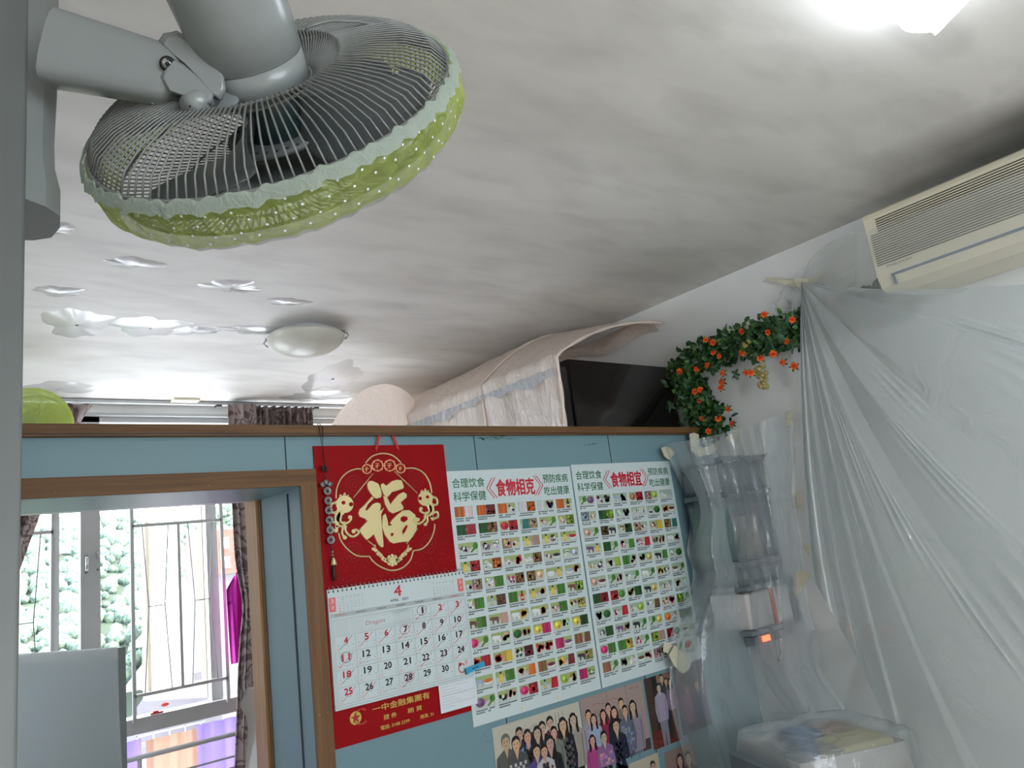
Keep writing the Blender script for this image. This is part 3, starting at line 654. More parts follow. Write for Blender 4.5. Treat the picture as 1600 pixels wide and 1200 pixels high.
# blades
for b_ in range(4):
    a0 = math.radians((-22, -114, 156, 68)[b_])
    def bl(u, v):
        r = .035 + .15 * u; sp = (.26 + .26 * math.sin(PI * min(1, .12 + u * .86) * .62)) * (1 - .45 * (max(0, u - .8) / .2) ** 2)
        a = a0 + (v - .5) * 2 * sp - .25 + .3 * u
        return fp(r * math.cos(a), r * math.sin(a), .012 - (v - .5) * .042 * (1 - .3 * u) + .004 * math.sin(PI * v))
    m = MB().grid(bl, 20, 20); 
    o = m.build('blade', 'blade_grey', fan); so = o.modifiers.new('s', 'SOLIDIFY'); so.thickness = .0022
hub = MB().lathe([(.001, -.028), (.030, -.028), (.036, -.022), (.038, .028), (.030, .036), (.001, .036)], FX, 40).build('hub', 'hub_teal', fan)
m = MB(); m.lathe([(.030, .0365), (.062, .034), (.064, .028), (.030, .028)], FX, 48, cap=False)
for k in range(30):
    a = 2 * PI * k / 30; m.tube([fp(.057 * math.cos(a), .057 * math.sin(a), .027), fp(.057 * math.cos(a), .057 * math.sin(a), .037)], .0018, 6, 1)
m.build('vent_ring', ['hub_face', 'hole_dark'], hub)
# motor housing
def ell(prof, n=64, fl=1.0): return None
m = MB(); m.lathe([(.046, -.020), (.0525, -.022), (.0545, -.055)], FX, 64, cap=True); m.lathe([(.0505, -.018), (.0565, -.021), (.0565, -.0225), (.0505, -.025)], FX, 64, cap=False)
mo = m.build('motor_front', 'fan_grey', fan)
m = MB(); m.lathe([(.0535, -.0555), (.0552, -.057), (.0575, -.10), (.060, -.22), (.056, -.245), (.04, -.258), (.002, -.262)], FX, 64); 
rib = [fp(-.0559 * math.cos(a), -.0559 * math.sin(a), 0) for a in (0,)]
m.build('motor_housing', 'fan_grey', fan)
# arm from the wall bracket to the swivel
piv = FX @ Vector((0, 0, 0)); 
def near(px, py, depth): r = ray(px, py); return Vector(r * depth)
A0 = near(88, 77, .80); A1 = near(254, 117, .80)
dirA = (A1 - A0).normalized(); viewd = Vector(RC[2]); upA = (dirA.cross(viewd)).normalized()
if upA.z < 0: upA = -upA
thk = dirA.cross(upA).normalized()
AX = frame(A0, dirA, upA, thk); LA = (A1 - A0).length
m = MB(); secs = []
hs = lambda u: .0395 - .0085 * u
for k in range(17):
    u = k / 16; hgt = hs(u); dp = .026 - .006 * u; x = LA * u
    ring = []
    for j in range(28):
        a = 2 * PI * j / 28; cs, sn = math.cos(a), math.sin(a); q = (abs(cs) ** 4 + abs(sn) ** 4) ** (-1 / 4)
        ring.append(AX @ Vector((x, hgt * q * sn, dp * q * cs)))
    secs.append(ring)
for k in range(1, 9):           # rounded end cheek
    b_ = PI / 2 * k / 8; x = LA + .026 * math.sin(b_); hgt = hs(1) * max(.03, math.cos(b_)); dp = .020 * (.55 + .45 * math.cos(b_)); ring = []
    for j in range(28):
        a = 2 * PI * j / 28; cs, sn = math.cos(a), math.sin(a); q = (abs(cs) ** 4 + abs(sn) ** 4) ** (-1 / 4)
        ring.append(AX @ Vector((x, hgt * q * sn, dp * q * cs)))
    secs.append(ring)
m.add([v for r in secs for v in r], [(i * 28 + j, i * 28 + (j + 1) % 28, (i + 1) * 28 + (j + 1) % 28, (i + 1) * 28 + j) for i in range(len(secs) - 1) for j in range(28)], 0, None, True)
m.build('arm', 'fan_grey', fan)
sc = near(262, 100, .778); tv = (sc / sc.length)
m = MB(); m.tube([tuple(sc + tv * .004), tuple(sc - tv * .0012)], .0080, 24, 1)
m.build('screw_well', 'hole_dark', fan) if False else None
m = MB(); m.tube([tuple(sc + tv * .004), tuple(sc - tv * .0008)], .0080, 24, 1); m.tube([tuple(sc), tuple(sc - tv * .002)], .0060, 20, 0); m.tube([tuple(sc - tv * .001), tuple(sc - tv * .0022)], .0028, 6, 1)
m.build('pivot_screw', ['chrome', 'hole_dark'], fan)
def plate(name, outline, depth, thick, bev, tilt=0.0):
    """thick rounded casting whose outline faces the room"""
    P = [near(x, y, depth) for x, y in outline]; n = len(P); c = sum(P, Vector()) / n; vd = (c / c.length)
    sd_ = (P[0] - c).normalized(); m = MB()
    V = []
    for dz, sc_ in ((-.5, 1 - bev * 3), (-.44, 1 - bev), (-.3, 1), (.3, 1), (.5, 1 - bev * 2)):
        V += [tuple(c + (p_ - c) * sc_ + vd * thick * dz + vd * tilt * ((p_ - c).dot(FV))) for p_ in P]
    Fs = [(i * n + j, i * n + (j + 1) % n, (i + 1) * n + (j + 1) % n, (i + 1) * n + j) for i in range(4) for j in range(n)]
    m.add(V, Fs, 0, None, True); m.add([V[i] for i in range(n)], [tuple(range(n))], 0); m.add([V[4 * n + i] for i in range(n)], [tuple(range(n))], 0)
    return m.build(name, 'fan_grey', fan)
plate('swivel_disc', [(262, 52), (276, 48), (302, 62), (338, 85), (358, 108), (371, 135), (374, 158), (366, 172), (350, 178), (332, 170), (316, 148), (296, 110)], .815, .030, .03)
plate('yoke', [(248, 64), (256, 52), (272, 50), (300, 66), (330, 92), (350, 118), (353, 140), (346, 156), (332, 150), (318, 130), (300, 112), (286, 98), (268, 84)], .795, .030, .05)
plate('tilt_bracket', [(262, 88), (286, 100), (312, 122), (334, 148), (330, 164), (318, 158), (300, 152), (284, 150), (262, 142), (250, 120)], .792, .034, .05)
e = near(297, 166, .770); e2_ = near(328, 150, .80)
m = MB(); m.tube([tuple(e), tuple(e2_)], .0118, 28); m.tube([tuple(e), tuple(e - (e2_ - e).normalized() * .0006)], .0012, 8, 1); m.build('stop_pin', ['fan_grey', 'hole_dark'], fan)
# wall bracket on the pillar's side
m = MB(); BX = frame((PX, .845, 0), (0, 1, 0), (1, 0, 0), (0, 0, 1))
zt = H - .22; zb = onX(60, 372, PX + .02)[2]; zb = onY(60, 348, .90)[2]
P = [(0, 0), (.012, .022), (.03, .038), (.06, .042), (.09, .038), (.105, .022), (.112, 0)]
secs = []; prof = [(zb, 1.0), (zb + .003, 1.0), (zb + .03, 1.0), (zb + .055, .86), (zb + .08, .84), (.50, .84), (.62, .95), (.80, .9), (.82, .5)]
V = [];
for z, s_ in prof: V += [tuple(BX @ Vector((y_, x_ * s_, z))) for y_, x_ in P]
n = len(P); Fs = [(i * n + j, i * n + j + 1, (i + 1) * n + j + 1, (i + 1) * n + j) for i in range(len(prof) - 1) for j in range(n - 1)] + [tuple(range(n)), tuple(range((len(prof) - 1) * n, len(prof) * n))]
m.add(V, Fs, 0, None, False); m.build('mounting_bracket', 'fan_grey', fan)
# cable looping over the guard
m = MB(); cab_ = [(478, 44, .83), (500, 36, .84), (520, 32, .85), (560, 34, .87), (592, 40, .89), (596, 44, .90), (590, 50, .90), (593, 58, .905)]
m.tube([tuple(near(x, y, d_)) for x, y, d_ in cab_], .0016, 6); m.build('safety_cord', 'wire_grey', fan)
# dust cover: a dotted fabric bowl over the front guard, gathered by an elastic band
cv = thing('fan_cover', 'yellow-green dotted dust cover stretched over the near fan', 'dust cover', (FC.x, FC.y, FC.z - .1))
rr = random.Random(3); phs = [rr.random() * 6 for _ in range(8)]
prof = [(.2155, -.001), (.2175, .012), (.2155, .028), (.210, .042), (.199, .055), (.18, .066), (.15, .073), (.11, .077), (.06, .079), (.004, .080)]
def cov(u, v):
    a = 2 * PI * u; k = v * (len(prof) - 1); i = min(int(k), len(prof) - 2); t_ = k - i
    r = prof[i][0] * (1 - t_) + prof[i + 1][0] * t_; z = prof[i][1] * (1 - t_) + prof[i + 1][1] * t_
    w_ = math.sin(37 * a + phs[0] + 3 * v) * .0016 + math.sin(61 * a + phs[1]) * .0009 + math.sin(11 * a + 7 * v) * .0014
    fade = (1 - v) ** .7 * min(1, .4 + 3 * v); return fp((r + w_ * fade) * math.cos(a), (r + w_ * fade) * math.sin(a), z + w_ * .4 * fade)
MB().grid(lambda u, v: cov(u, v * .40), 300, 14).build('fabric', 'cover_green', cv)
MB().grid(lambda u, v: cov(u, .40 + .60 * v), 160, 14).build('net_centre', 'cover_net', cv, 'nearly clear net centre')
m = MB()
for k in range(6):
    kk = 52
    for j in range(kk):
        u = (j + .5 * (k % 2)) / kk; v = .05 + .085 * k
        if v > .38: continue
        q = Vector(cov(u, v)); c_ = Vector(cov(u, v)) - FC; nrm = (c_ - FN * c_.dot(FN) * .2).normalized() if v < .45 else FN
        q = q + nrm * .0006; uu = nrm.orthogonal().normalized(); vv = nrm.cross(uu)
        m.add([tuple(q + (uu * math.cos(t_) + vv * math.sin(t_)) * .0014) for t_ in [2 * PI * s_ / 8 for s_ in range(8)]], [tuple(range(8))])
m.build('white_dots', 'white_cloth', cv)
def band(u, v):
    a = 2 * PI * u; cr = math.sin(73 * a) * .0012 + math.sin(47 * a + 1) * .0012 + math.sin(29 * a) * .001
    ang_ = PI * .95 * v; r = .2195 - .009 * v + cr * .8; z = .002 - .012 * math.sin(PI * .5 * v) + cr * .8
    return fp(r * math.cos(a), r * math.sin(a), z)
MB().grid(band, 300, 6).build('elastic_band', 'cover_band', cv)

# =================================================================== NEAR CEILING LAMP
pts = [(1400, 0), (1407, 12), (1411, 20), (1411, 27), (1407, 32), (1405, 38), (1408, 44), (1416, 49), (1430, 51.5), (1445, 51), (1456, 50), (1461, 55), (1467, 50), (1515, 0)]
LH = H - .10
P2 = [onZ(x, y, LH)[:2] for x, y in pts]; P2 = [tuple(p_) for p_ in P2]
P2 += [(1.60, .29), (1.54, .21), (1.44, .18), (1.36, .23), (1.34, .32), (1.38, .40), (1.42, .45)]
nl = thing('ceiling_lamp', 'brightly lit white scalloped ceiling lamp at the top edge', 'ceiling lamp', (1.50, .34, LH))
MB().prism(P2, LH, LH + .035).build('glass_shade', 'lamp_glow', nl)
MB().lathe([(.09, H), (.09, H - .03), (.05, LH + .036)], Matrix.Translation((1.50, .34, 0)), 32).build('canopy', 'metal_white', nl)

# =================================================================== AIR CONDITIONER
ac = thing('air_conditioner', 'long cream wall air conditioner high on the right wall', 'air conditioner', (2.68, .45, .69))
y0_, y1_ = -.05, 1.068; AXF = frame((0, 0, 0), (1, 0, 0), (0, 0, 1), (0, 1, 0))
prof = [(2.775, .99), (2.66, .988), (2.600, .984), (2.585, .975), (2.580, .960), (2.583, .80), (2.585, .745), (2.60, .712), (2.64, .690), (2.775, .680)]
m = MB(); m.prism(prof, y0_, y1_, 0, AXF); m.build('casing', 'ac_cream', ac)
m = MB()
for k in range(20):
    z = .946 - k * .0083; m.box((2.5785, y0_ + .03, z), (2.5825, y1_ - (.04 if k < 6 else .012), z + (.0032 if k < 6 else .0022)), 0)
m.build('intake_slots', 'slot_dark', ac)
m = MB(); m.box((2.579, y0_ + .03, .741), (2.586, 1.02, .748)); m.box((2.5825, 1.012, .712), (2.60, 1.018, .745)); m.build('air_flap', 'ac_flap', ac)
# raised brand lettering
q0 = onX(1384, 408, 2.579); q1 = onX(1422, 396, 2.579); 
V, Fs, (gx0, gy0, gx1, gy1) = glyphs('PHILCON')
m = MB(); sx = (q1[1] - q0[1]) / (gx1 - gx0); hh = .0085
m.add([(2.5795, q0[1] + (x - gx0) * sx, .772 + (y - gy0) / (gy1 - gy0) * hh - .0) for x, y in V], Fs); m.build('lettering', 'logo_grey', ac)

# =================================================================== CALENDAR
g = thing('hanging_calendar', 'large red wall calendar with a gold character, hung on the blue partition', 'calendar', (1.14, D - .005, -.45))
cx0, cx1, cz0, cz1 = .918, 1.363, -.446, .360
cw = cx1 - cx0
m = MB(); m.box((cx0, D - .005, cz0), (cx1, D - .002, cz1)); m.build('backing_board', 'red_board', g)
def CP(x, y): q = onY(500 + x / 5.715, 690 + y / 5.715, D - .007); return (q[0], q[2])     # from the enlarged view of the emblem
E_ = frame((0, D - .005, 0), (1, 0, 0), (0, 0, 1), (0, -1, 0))
def relief(m_, pts, h=.003, inset=.0012):
    P = [CP(*p_) for p_ in pts]; n = len(P); cx = sum(p_[0] for p_ in P) / n
    A = sum(P[i][0] * P[(i + 1) % n][1] - P[(i + 1) % n][0] * P[i][1] for i in range(n))
    if A < 0: P = P[::-1]
    In = []
    for i in range(n):
        a, b, c_ = P[i - 1], P[i], P[(i + 1) % n]; e1 = (b[0] - a[0], b[1] - a[1]); e2 = (c_[0] - b[0], c_[1] - b[1])
        l1, l2 = math.hypot(*e1) or 1, math.hypot(*e2) or 1; nx = -e1[1] / l1 - e2[1] / l2; ny = e1[0] / l1 + e2[0] / l2; l_ = math.hypot(nx, ny) or 1
        In.append((b[0] + nx / l_ * inset, b[1] + ny / l_ * inset))
    V = [(x, D - .005, z) for x, z in P] + [(x, D - .005 - h, z) for x, z in In]
    m_.add(V, [tuple(range(n, 2 * n))] + [(i, (i + 1) % n, n + (i + 1) % n, n + i) for i in range(n)])
def inner(m_, pts, mi=1, lift=.0034):
    P = [CP(*p_) for p_ in pts]; m_.add([(x, D - .005 - lift, z) for x, z in P], [tuple(range(len(P)))], mi)
m = MB()
relief(m, [(420, 375), (435, 352), (468, 348), (520, 372), (543, 420), (553, 470), (545, 500), (500, 511), (470, 492), (440, 450), (422, 415)])
relief(m, [(462, 488), (484, 505), (430, 560), (405, 610), (420, 612), (470, 555), (510, 541), (540, 552), (546, 580), (535, 622), (572, 590), (560, 622), (548, 650), (552, 740), (560, 820), (568, 900), (568, 940), (548, 948), (520, 920), (498, 880), (480, 830), (455, 855), (415, 882), (385, 850), (350, 800), (368, 770), (420, 712), (400, 690), (352, 672), (340, 640), (352, 605), (400, 560)])
relief(m, [(540, 385), (562, 368), (592, 392), (640, 352), (690, 338), (730, 345), (750, 400), (745, 420), (690, 440), (645, 452), (612, 492), (590, 500), (565, 470), (545, 420)])
relief(m, [(562, 480), (602, 496), (628, 560), (660, 515), (700, 470), (748, 448), (776, 470), (775, 498), (722, 545), (747, 582), (745, 605), (700, 626), (650, 645), (612, 622), (600, 600), (578, 560)])
relief(m, [(560, 660), (585, 640), (605, 700), (612, 752), (640, 745), (622, 730), (640, 700), (690, 650), (740, 612), (800, 610), (850, 650), (873, 710), (862, 790), (830, 850), (790, 895), (740, 898), (690, 905), (655, 912), (620, 895), (575, 830), (550, 760)])
inner(m, [(715, 682), (740, 665), (778, 672), (782, 695), (752, 722), (722, 712)]); inner(m, [(770, 742), (782, 756), (758, 808), (735, 830), (733, 795), (748, 770)]); inner(m, [(628, 820), (656, 815), (650, 842), (633, 846)])
def rod(m_, pts, w_=.0024, closed=False, mi=0):
    m_.tube([(x, D - .0062, z) for x, z in [CP(*p_) for p_ in pts]], w_, 6, mi, closed)
ch = m.build('gold_character', ['gold', 'red_board'], g, 'raised gold character')
m = MB()
for arc in ([(405, 192), (470, 130), (560, 106), (650, 125), (722, 188)], [(765, 240), (850, 240), (930, 285), (980, 370), (998, 460)], [(1025, 735), (1018, 800), (980, 890), (915, 955), (832, 976)],
            [(832, 976), (805, 1060), (730, 1130), (630, 1150), (530, 1112), (470, 1065), (443, 1026)], [(443, 1026), (330, 1018), (240, 955), (185, 880), (165, 815)], [(143, 510), (150, 420), (190, 330), (250, 272), (320, 245), (370, 246)]): m = MB(); rod(m, curve(arc)); m.build('outline_arc', 'gold', g)
for a, b in (((474, 285), (300, 500)), ((665, 265), (870, 460)), ((428, 885), (490, 935)), ((775, 912), (872, 775)), ((345, 800), (420, 712))): m = MB(); rod(m, [a, b], .0017); m.build('outline_bar', 'gold', g)
m = MB()
def disc2(m_, x, y, r, h=.003, mi=0, n=20):
    P = [CP(x + r * math.cos(t_), y + r * math.sin(t_)) for t_ in [2 * PI * k / n for k in range(n)]]; k = len(P)
    m_.add([(a, D - .005, b) for a, b in P] + [(a, D - .005 - h, b) for a, b in P], [tuple(range(k, 2 * k))] + [(i, (i + 1) % k, k + (i + 1) % k, k + i) for i in range(k)], mi)
for (x, y, r, s_) in ((220, 560, 78, 1), (940, 508, 66, -1)):     # two round fish with scroll tails
    m = MB()
    disc2(m, x, y, r); disc2(m, x - 12 * s_ + (0 if s_ > 0 else 6), y - 14, r * .22, .0040, 1); disc2(m, x + r * .72 * s_, y, r * .26, .0034, 1, 8)
    rod(m, curve([(x - r * .6, y - r * .55), (x - r * .5, y - r * 1.1), (x - r * .2, y - r * .85), (x, y - r * 1.3), (x + r * .2, y - r * .85), (x + r * .45, y - r * 1.1)]), .002)
    for sc in ([(x - r * .9, y - r * .2), (x - r * 1.5, y), (x - r * 1.6, y + r * .8), (x - r * 1.0, y + r * 1.0)], [(x - r * .7, y + r * .7), (x - r * 1.1, y + r * 1.6), (x - r * .7, y + r * 2.4), (x, y + r * 2.6)],
               [(x - r * .3, y + r), (x - r * .5, y + r * 1.9), (x + r * .1, y + r * 2.2), (x + r * .7, y + r * 1.8), (x + r * .6, y + r * 1.5)], [(x - r * .1, y + r * 2.2), (x + r * .2, y + r * 3.2), (x + r * .9, y + r * 3.7), (x + r * 1.6, y + r * 3.3), (x + r * 1.3, y + r * 2.9), (x + r * 1.0, y + r * 3.1)],
               [(x - r * .9, y + r * 2.2), (x - r * 1.6, y + r * 2.0), (x - r * 1.7, y + r * 2.7), (x - r * 1.0, y + r * 3.0)], [(x - r * .2, y + r * 2.6), (x - r * .3, y + r * 3.3), (x, y + r * 3.8)]):
        if s_ < 0: sc = [(2 * x - a, y + (b - y) * .92) for a, b in sc]
        rod(m, curve(sc), .0042)
        for q_ in (sc[0], sc[-1]): disc2(m, q_[0], q_[1], r * .24, .0038, 0, 10)
    for k in range(9): disc2(m, x - s_ * r * (.5 + .08 * k - .02 * k * k * .2), y + r * (1.0 + .2 * k), r * (.34 - .015 * k), .0030, 0, 9)
    m.build('fish_ornament', ['gold', 'red_board'], g)
m = MB()
for x, y, r in ((418, 245, 46), (512, 214, 56), (622, 214, 56), (718, 240, 46)):
    m.tube([(a, D - .0065, b) for a, b in [CP(x + r * .86 * math.cos(t_), y + r * .86 * math.sin(t_)) for t_ in [2 * PI * k / 24 for k in range(24)]]], .0026, 6, 0, True)
    for k in range(8): t_ = 2 * PI * k / 8; disc2(m, x + r * .86 * math.cos(t_), y + r * .86 * math.sin(t_), r * .16, .0045, 0, 6)
    rod(m, [(x - r * .45, y), (x + r * .45, y)], .0016); rod(m, [(x, y - r * .5), (x, y + r * .5)], .0016); rod(m, [(x - r * .3, y + r * .4), (x + r * .3, y - r * .3)], .0014); rod(m, [(x - r * .35, y - r * .3), (x + r * .3, y - r * .35)], .0014)
m.build('coin_ornament', 'rose_gold', g)
m = MB()
for s_ in (-1, 1):
    for k in range(6): disc2(m, 640 + s_ * (55 + 22 * k), 1060 - 22 * k + (8 if k % 2 else 0), 20 - k, .003, 0, 8)
    rod(m, curve([(640 + s_ * 40, 1080), (640 + s_ * 90, 1010), (640 + s_ * 140, 960), (640 + s_ * 150, 920)]), .0022)
for k in range(8): t_ = 2 * PI * k / 8; disc2(m, 645 + 36 * math.cos(t_), 1060 + 36 * math.sin(t_), 20, .003, 0, 8)
disc2(m, 645, 1060, 30, .0038); m.build('blossom_ornament', 'gold', g)
# faint red prints and the gold printing at the foot
BD = D - .0052
a = Art((cx0, BD, cz0))
gold = (.50, .36, .07)
w4 = lambda x: x
bt = lambda x, y: (lambda q: (q[0] - cx0, q[2] - cz0))(onY(490 + x / 4, 890 + y / 4, BD))
def tx(txt, x0, y0, x1, y1, col, l=2, bold=0., art=None, hgt=None):
    A = bt(x0, y0); B = bt(x1, y1); (art or a).text(txt, A[0], A[1], B[0], A[1] + (hgt or abs(B[1] - A[1])), col, l, bold)
Aa = bt(370, 880)
a.text('一中金融集團有', .120, .065, .304, .083, gold, 2, .01)
a.text('證 券', .152, .040, .192, .053, gold, 2, .01); a.text('期 貨', .228, .040, .275, .053, gold, 2, .01)
a.text('電話: 3188 2299', .140, .016, .232, .027, gold, 2, .01); a.text('傳真: 31', .266, .016, .311, .027, gold, 2, .01)
a.disc(.068, .064, .017, gold, 1, n=24); a.poly([(.068 + (.0155 if k % 2 == 0 else .0062) * math.sin(PI * k / 5), .064 + (.0155 if k % 2 == 0 else .0062) * math.cos(PI * k / 5)) for k in range(10)], (.36, .003, .006), 2)
a.ring(.082, .064, .020, .0018, (.45, .04, .02), 1, a0=.6, a1=5.6); a.ring(.088, .064, .020, .0018, (.45, .04, .02), 1, a0=.8, a1=5.4)
for k in range(300):
    u = random.random() * cw; vv = .40 + .10 * random.random() ** 2; a.disc(u, vv, .0008, (.62, .10, .10), 1, n=4)
for cx_, cy_ in ((.10, .50), (.35, .50), (.12, .69), (.33, .70)):
    for r in (.028, .018, .008): a.ring(cx_, cy_, r, .0012, (.22, .001, .003), 1, 16)
a.build('board_print', 'print_paper', g)
# month pages
pz1, pz0 = -.04, -.352
m = MB(); m.box((.926, D - .014, pz0), (1.383, D - .005, pz1)); m.build('month_pages', 'paper', g)
a = Art((.926, D - .0142, pz0)); W_, H_ = .457, pz1 - pz0
K = (.02, .02, .025); R_ = (.48, .01, .025); GR = (.30, .33, .34)
PP = lambda x, y: (lambda q: (q[0] - .926, q[2] - pz0))(onY(490 + x / 4, 890 + y / 4, D - .0142))
a.text('4', .205, .268, .229, .297, R_, 2, .03); a.text('APRIL · 2021', .190, .254, .250, .261, K, 2, .02)
a.rect(.003, .236, .449, .2475, (.36, .40, .40), 1)
for i, (t_, c_) in enumerate(zip(('SUNDAY', 'MONDAY', 'TUESDAY', 'WEDNESDAY', 'THURSDAY', 'FRIDAY', 'SATURDAY'), (R_, K, K, K, K, K, R_))):
    a.text(t_, .018 + .0632 * i, .2395, .050 + .0632 * i, .244, c_, 2, .01)
for x0, n_, top in ((.002, '3', .277), (.428, '5', .277)):
    a.rect(x0, .246 + .006, x0 + .020, .290, (.62, .14, .13), 1); a.text(n_, x0 + .006, .275, x0 + .014, .286, (.75, .55, .5), 2); a.text('月', x0 + .006, .258, x0 + .014, .268, (.75, .55, .5), 2)
for x0, first in ((.030, 1), (.338, 6)):
    dnum = 1
    for rw in range(6):
        for cl in range(7):
            if rw == 0: a.rect(x0 + cl * .0118, .2865, x0 + cl * .0118 + .006, .2885, GR, 1); continue
            if rw == 1 and cl < first: continue
            if dnum > 31: continue
            a.text(str(dnum), x0 + cl * .0118, .288 - rw * .0075 - .001, x0 + cl * .0118 + (.006 if dnum > 9 else .003), .288 - rw * .0075 + .003, R_ if cl == 0 else GR, 1); dnum += 1
# day grid: seven columns, five rows
gx0, gx1, gy0, gy1 = .010, .447, .012, .230
cwd = (gx1 - gx0) / 7; rht = (gy1 - gy0) / 5
for i in range(8): a.rect(gx0 + cwd * i - .0005, gy0, gx0 + cwd * i + .0005, gy1 if i in (0, 4, 5, 6, 7) else gy1 - rht, GR, 1)
for j in range(6): a.rect(gx0, gy0 + rht * j - .0005, gx1, gy0 + rht * j + .0005, GR, 1)
a.rect(.004, .005, .0052, .236, GR, 1); a.rect(.004, .005, .452, .0062, GR, 1); a.rect(.451, .005, .452, .236, GR, 1)
day = 1; red = {2, 3, 4, 5, 6, 11, 18, 25}
for j in range(5):
    for i in range(7):
        if j == 0 and i < 4: continue
        if day > 30: break
        bx0 = gx0 + cwd * i; by = gy1 - rht * (j + 1); col = R_ if day in red else K
        wd_ = .023 if day > 9 else (.0045 if day == 1 else .011)
        a.text(str(day), bx0 + cwd * .55 - wd_ / 2 - (.004 if day > 9 else 0), by + .0220, bx0 + cwd * .55 + wd_ / 2 - (.004 if day > 9 else 0), by + .0390, col, 3, .05)
        a.disc(bx0 + cwd * .88, by + .017, .0011, K, 2, n=8); a.disc(bx0 + cwd * .16, by + .019, .0011, R_ if i == 0 else K, 2, n=8)
        a.rect(bx0 + cwd * .45, by + .017, bx0 + cwd * .62, by + .0185, GR, 1)
        for q in range(3): a.rect(bx0 + .005 + q * .003, by + .003, bx0 + .0065 + q * .003, by + .013, (.65, .40, .40), 1)
        for q in range(2): a.rect(bx0 + cwd - .008 + q * .003, by + .004, bx0 + cwd - .0065 + q * .003, by + .011, (.45, .47, .48), 1)
        if day not in (12, 13, 19, 20, 21, 27, 29, 30): a.line((bx0 + cwd * .2, by + .008), (bx0 + cwd * .85, by + .040), .0011, R_ if day not in (4, 16, 18) else K, 4)
        day += 1
def cell(dy):
    k = dy + 3; j, i = divmod(k, 7); return gx0 + cwd * i + cwd * .5, gy1 - rht * (j + 1) + .030
for dy, c_ in ((1, K), (7, R_), (11, K), (28, R_)): x, y = cell(dy); a.ring(x, y, .0165, .0011, c_, 5, 20, ry=.014)
rr = random.Random(2)
def scribble(x, y, w_, col, l=5, n=7):
    for k in range(n):
        x0 = x + w_ * k / n
        a.pl([(x0 + rr.uniform(-.001, .002), y + rr.uniform(-.003, .003)) for _ in range(4)], .0006, col, l)
for dy, c_ in ((1, K), (7, K), (11, K), (12, (.03, .08, .3)), (10, (.03, .08, .3)), (27, K), (28, K), (22, K)): x, y = cell(dy); scribble(x - .020, y - .021, .042, c_)
a.text('Dragon', .105, .199, .165, .214, (.42, .16, .16), 2, 0, .25)
for q in range(13): a.rect(.014, .190 + q * .003, .055, .191 + q * .003, (.42, .44, .45), 1)
for q in range(9): a.rect(.060, .191 + q * .0045, .100 if 1 < q < 7 else .252, .192 + q * .0045, (.42, .44, .45), 1); a.rect(.195, .191 + q * .0045, .252, .192 + q * .0045, (.42, .44, .45), 1)
# red zodiac cartoon replaced by a plain brush mark in the last cell, and the red side characters
x, y = cell(31); a.ring(x - .004, y - .010, .014, .004, (.62, .12, .12), 2, 16, .6, 5.2); a.disc(x - .010, y + .002, .006, (.62, .12, .12), 2); a.text('牛', x + .008, y - .004, x + .018, y + .012, (.62, .10, .10), 2)
a.build('page_print', 'print_paper', g)
m = MB()
for k in range(34):
    x = .93 + k * (.448 / 33); m.tube([(x, D - .0145, pz1 - .006), (x + .001, D - .018, pz1 + .001), (x + .001, D - .012, pz1 + .007), (x, D - .006, pz1 + .005)], .0011, 5, 0); m.box((x - .002, D - .0146, pz1 - .009), (x + .002, D - .0142, pz1 - .004), 1)
m.build('spiral_binding', ['spiral', 'hole_dark'], g)
m = MB()
for (xa, xb) in ((1.118, 1.136), (1.194, 1.162)):
    m.add([(xa - .004, D - .006, .347), (xa + .004, D - .006, .347), (xb + .004, D - .021, .418), (xb - .004, D - .021, .418)], [(0, 1, 2, 3)]); m.add([(xb - .004, D - .021, .418), (xb + .004, D - .021, .418), (xb + .006, D + .01, .4195), (xb - .002, D + .01, .4195)], [(0, 1, 2, 3)])
    m.tube([(xa, D - .0055, .346), (xa, D - .0065, .346)], .003, 12)
hr = m.build('hanging_ribbon', 'ribbon_red', g); so = hr.modifiers.new('s', 'SOLIDIFY'); so.thickness = .0012
# blue clip and slip of paper
c_ = onY(741, 1043, D - .017)
cl = thing('paper_clip', 'bright blue plastic clip holding the slip on the calendar corner', 'clip', (c_[0], D - .02, c_[2]))
X_ = Matrix.Translation((c_[0], D - .017, c_[2])) @ Matrix.Rotation(math.radians(-8), 4, 'Y') 
m = MB(); m.box((-.036, -.006, -.0075), (.036, 0, .0075), 0, X_); m.box((-.036, -.009, -.009), (-.028, .0, .009), 0, X_); m.build('body', 'clip_blue', cl)
m = MB(); m.box((-.012, -.0068, -.0012), (.012, -.006, .0012), 0, X_); m.build('slot', 'hole_dark', cl)
q = onY(681, 1076, D - .010); a = Art((1.262, D - .0075, -.448 + .013), 0)
sl0 = -.432
a = Art((1.252, D - .010, -.430)); a.rect(0, 0, .132, .095, (.60, .64, .67), 0)
for k in range(9): a.rect(.006, .012 + .008 * k, .05 + .06 * ((k * 37) % 10) / 10, .0128 + .008 * k, (.28, .30, .32), 1)
for k in range(22): a.rect(.008 + k * .0016, .080, .009 + k * .0016, .088, (.08, .08, .09), 1)
a.rect(.004, .020, .128, .0206, (.25, .27, .3), 1); a.rect(.004, .045, .128, .0456, (.25, .27, .3), 1); a.rect(.004, .076, .128, .0766, (.25, .27, .3), 1); a.rect(.124, .02, .1246, .092, (.25, .27, .3), 1)
tag(a.build('printed_slip', 'print_paper'), 'white printed paper slip clipped behind the lower corner of the calendar', 'paper slip')
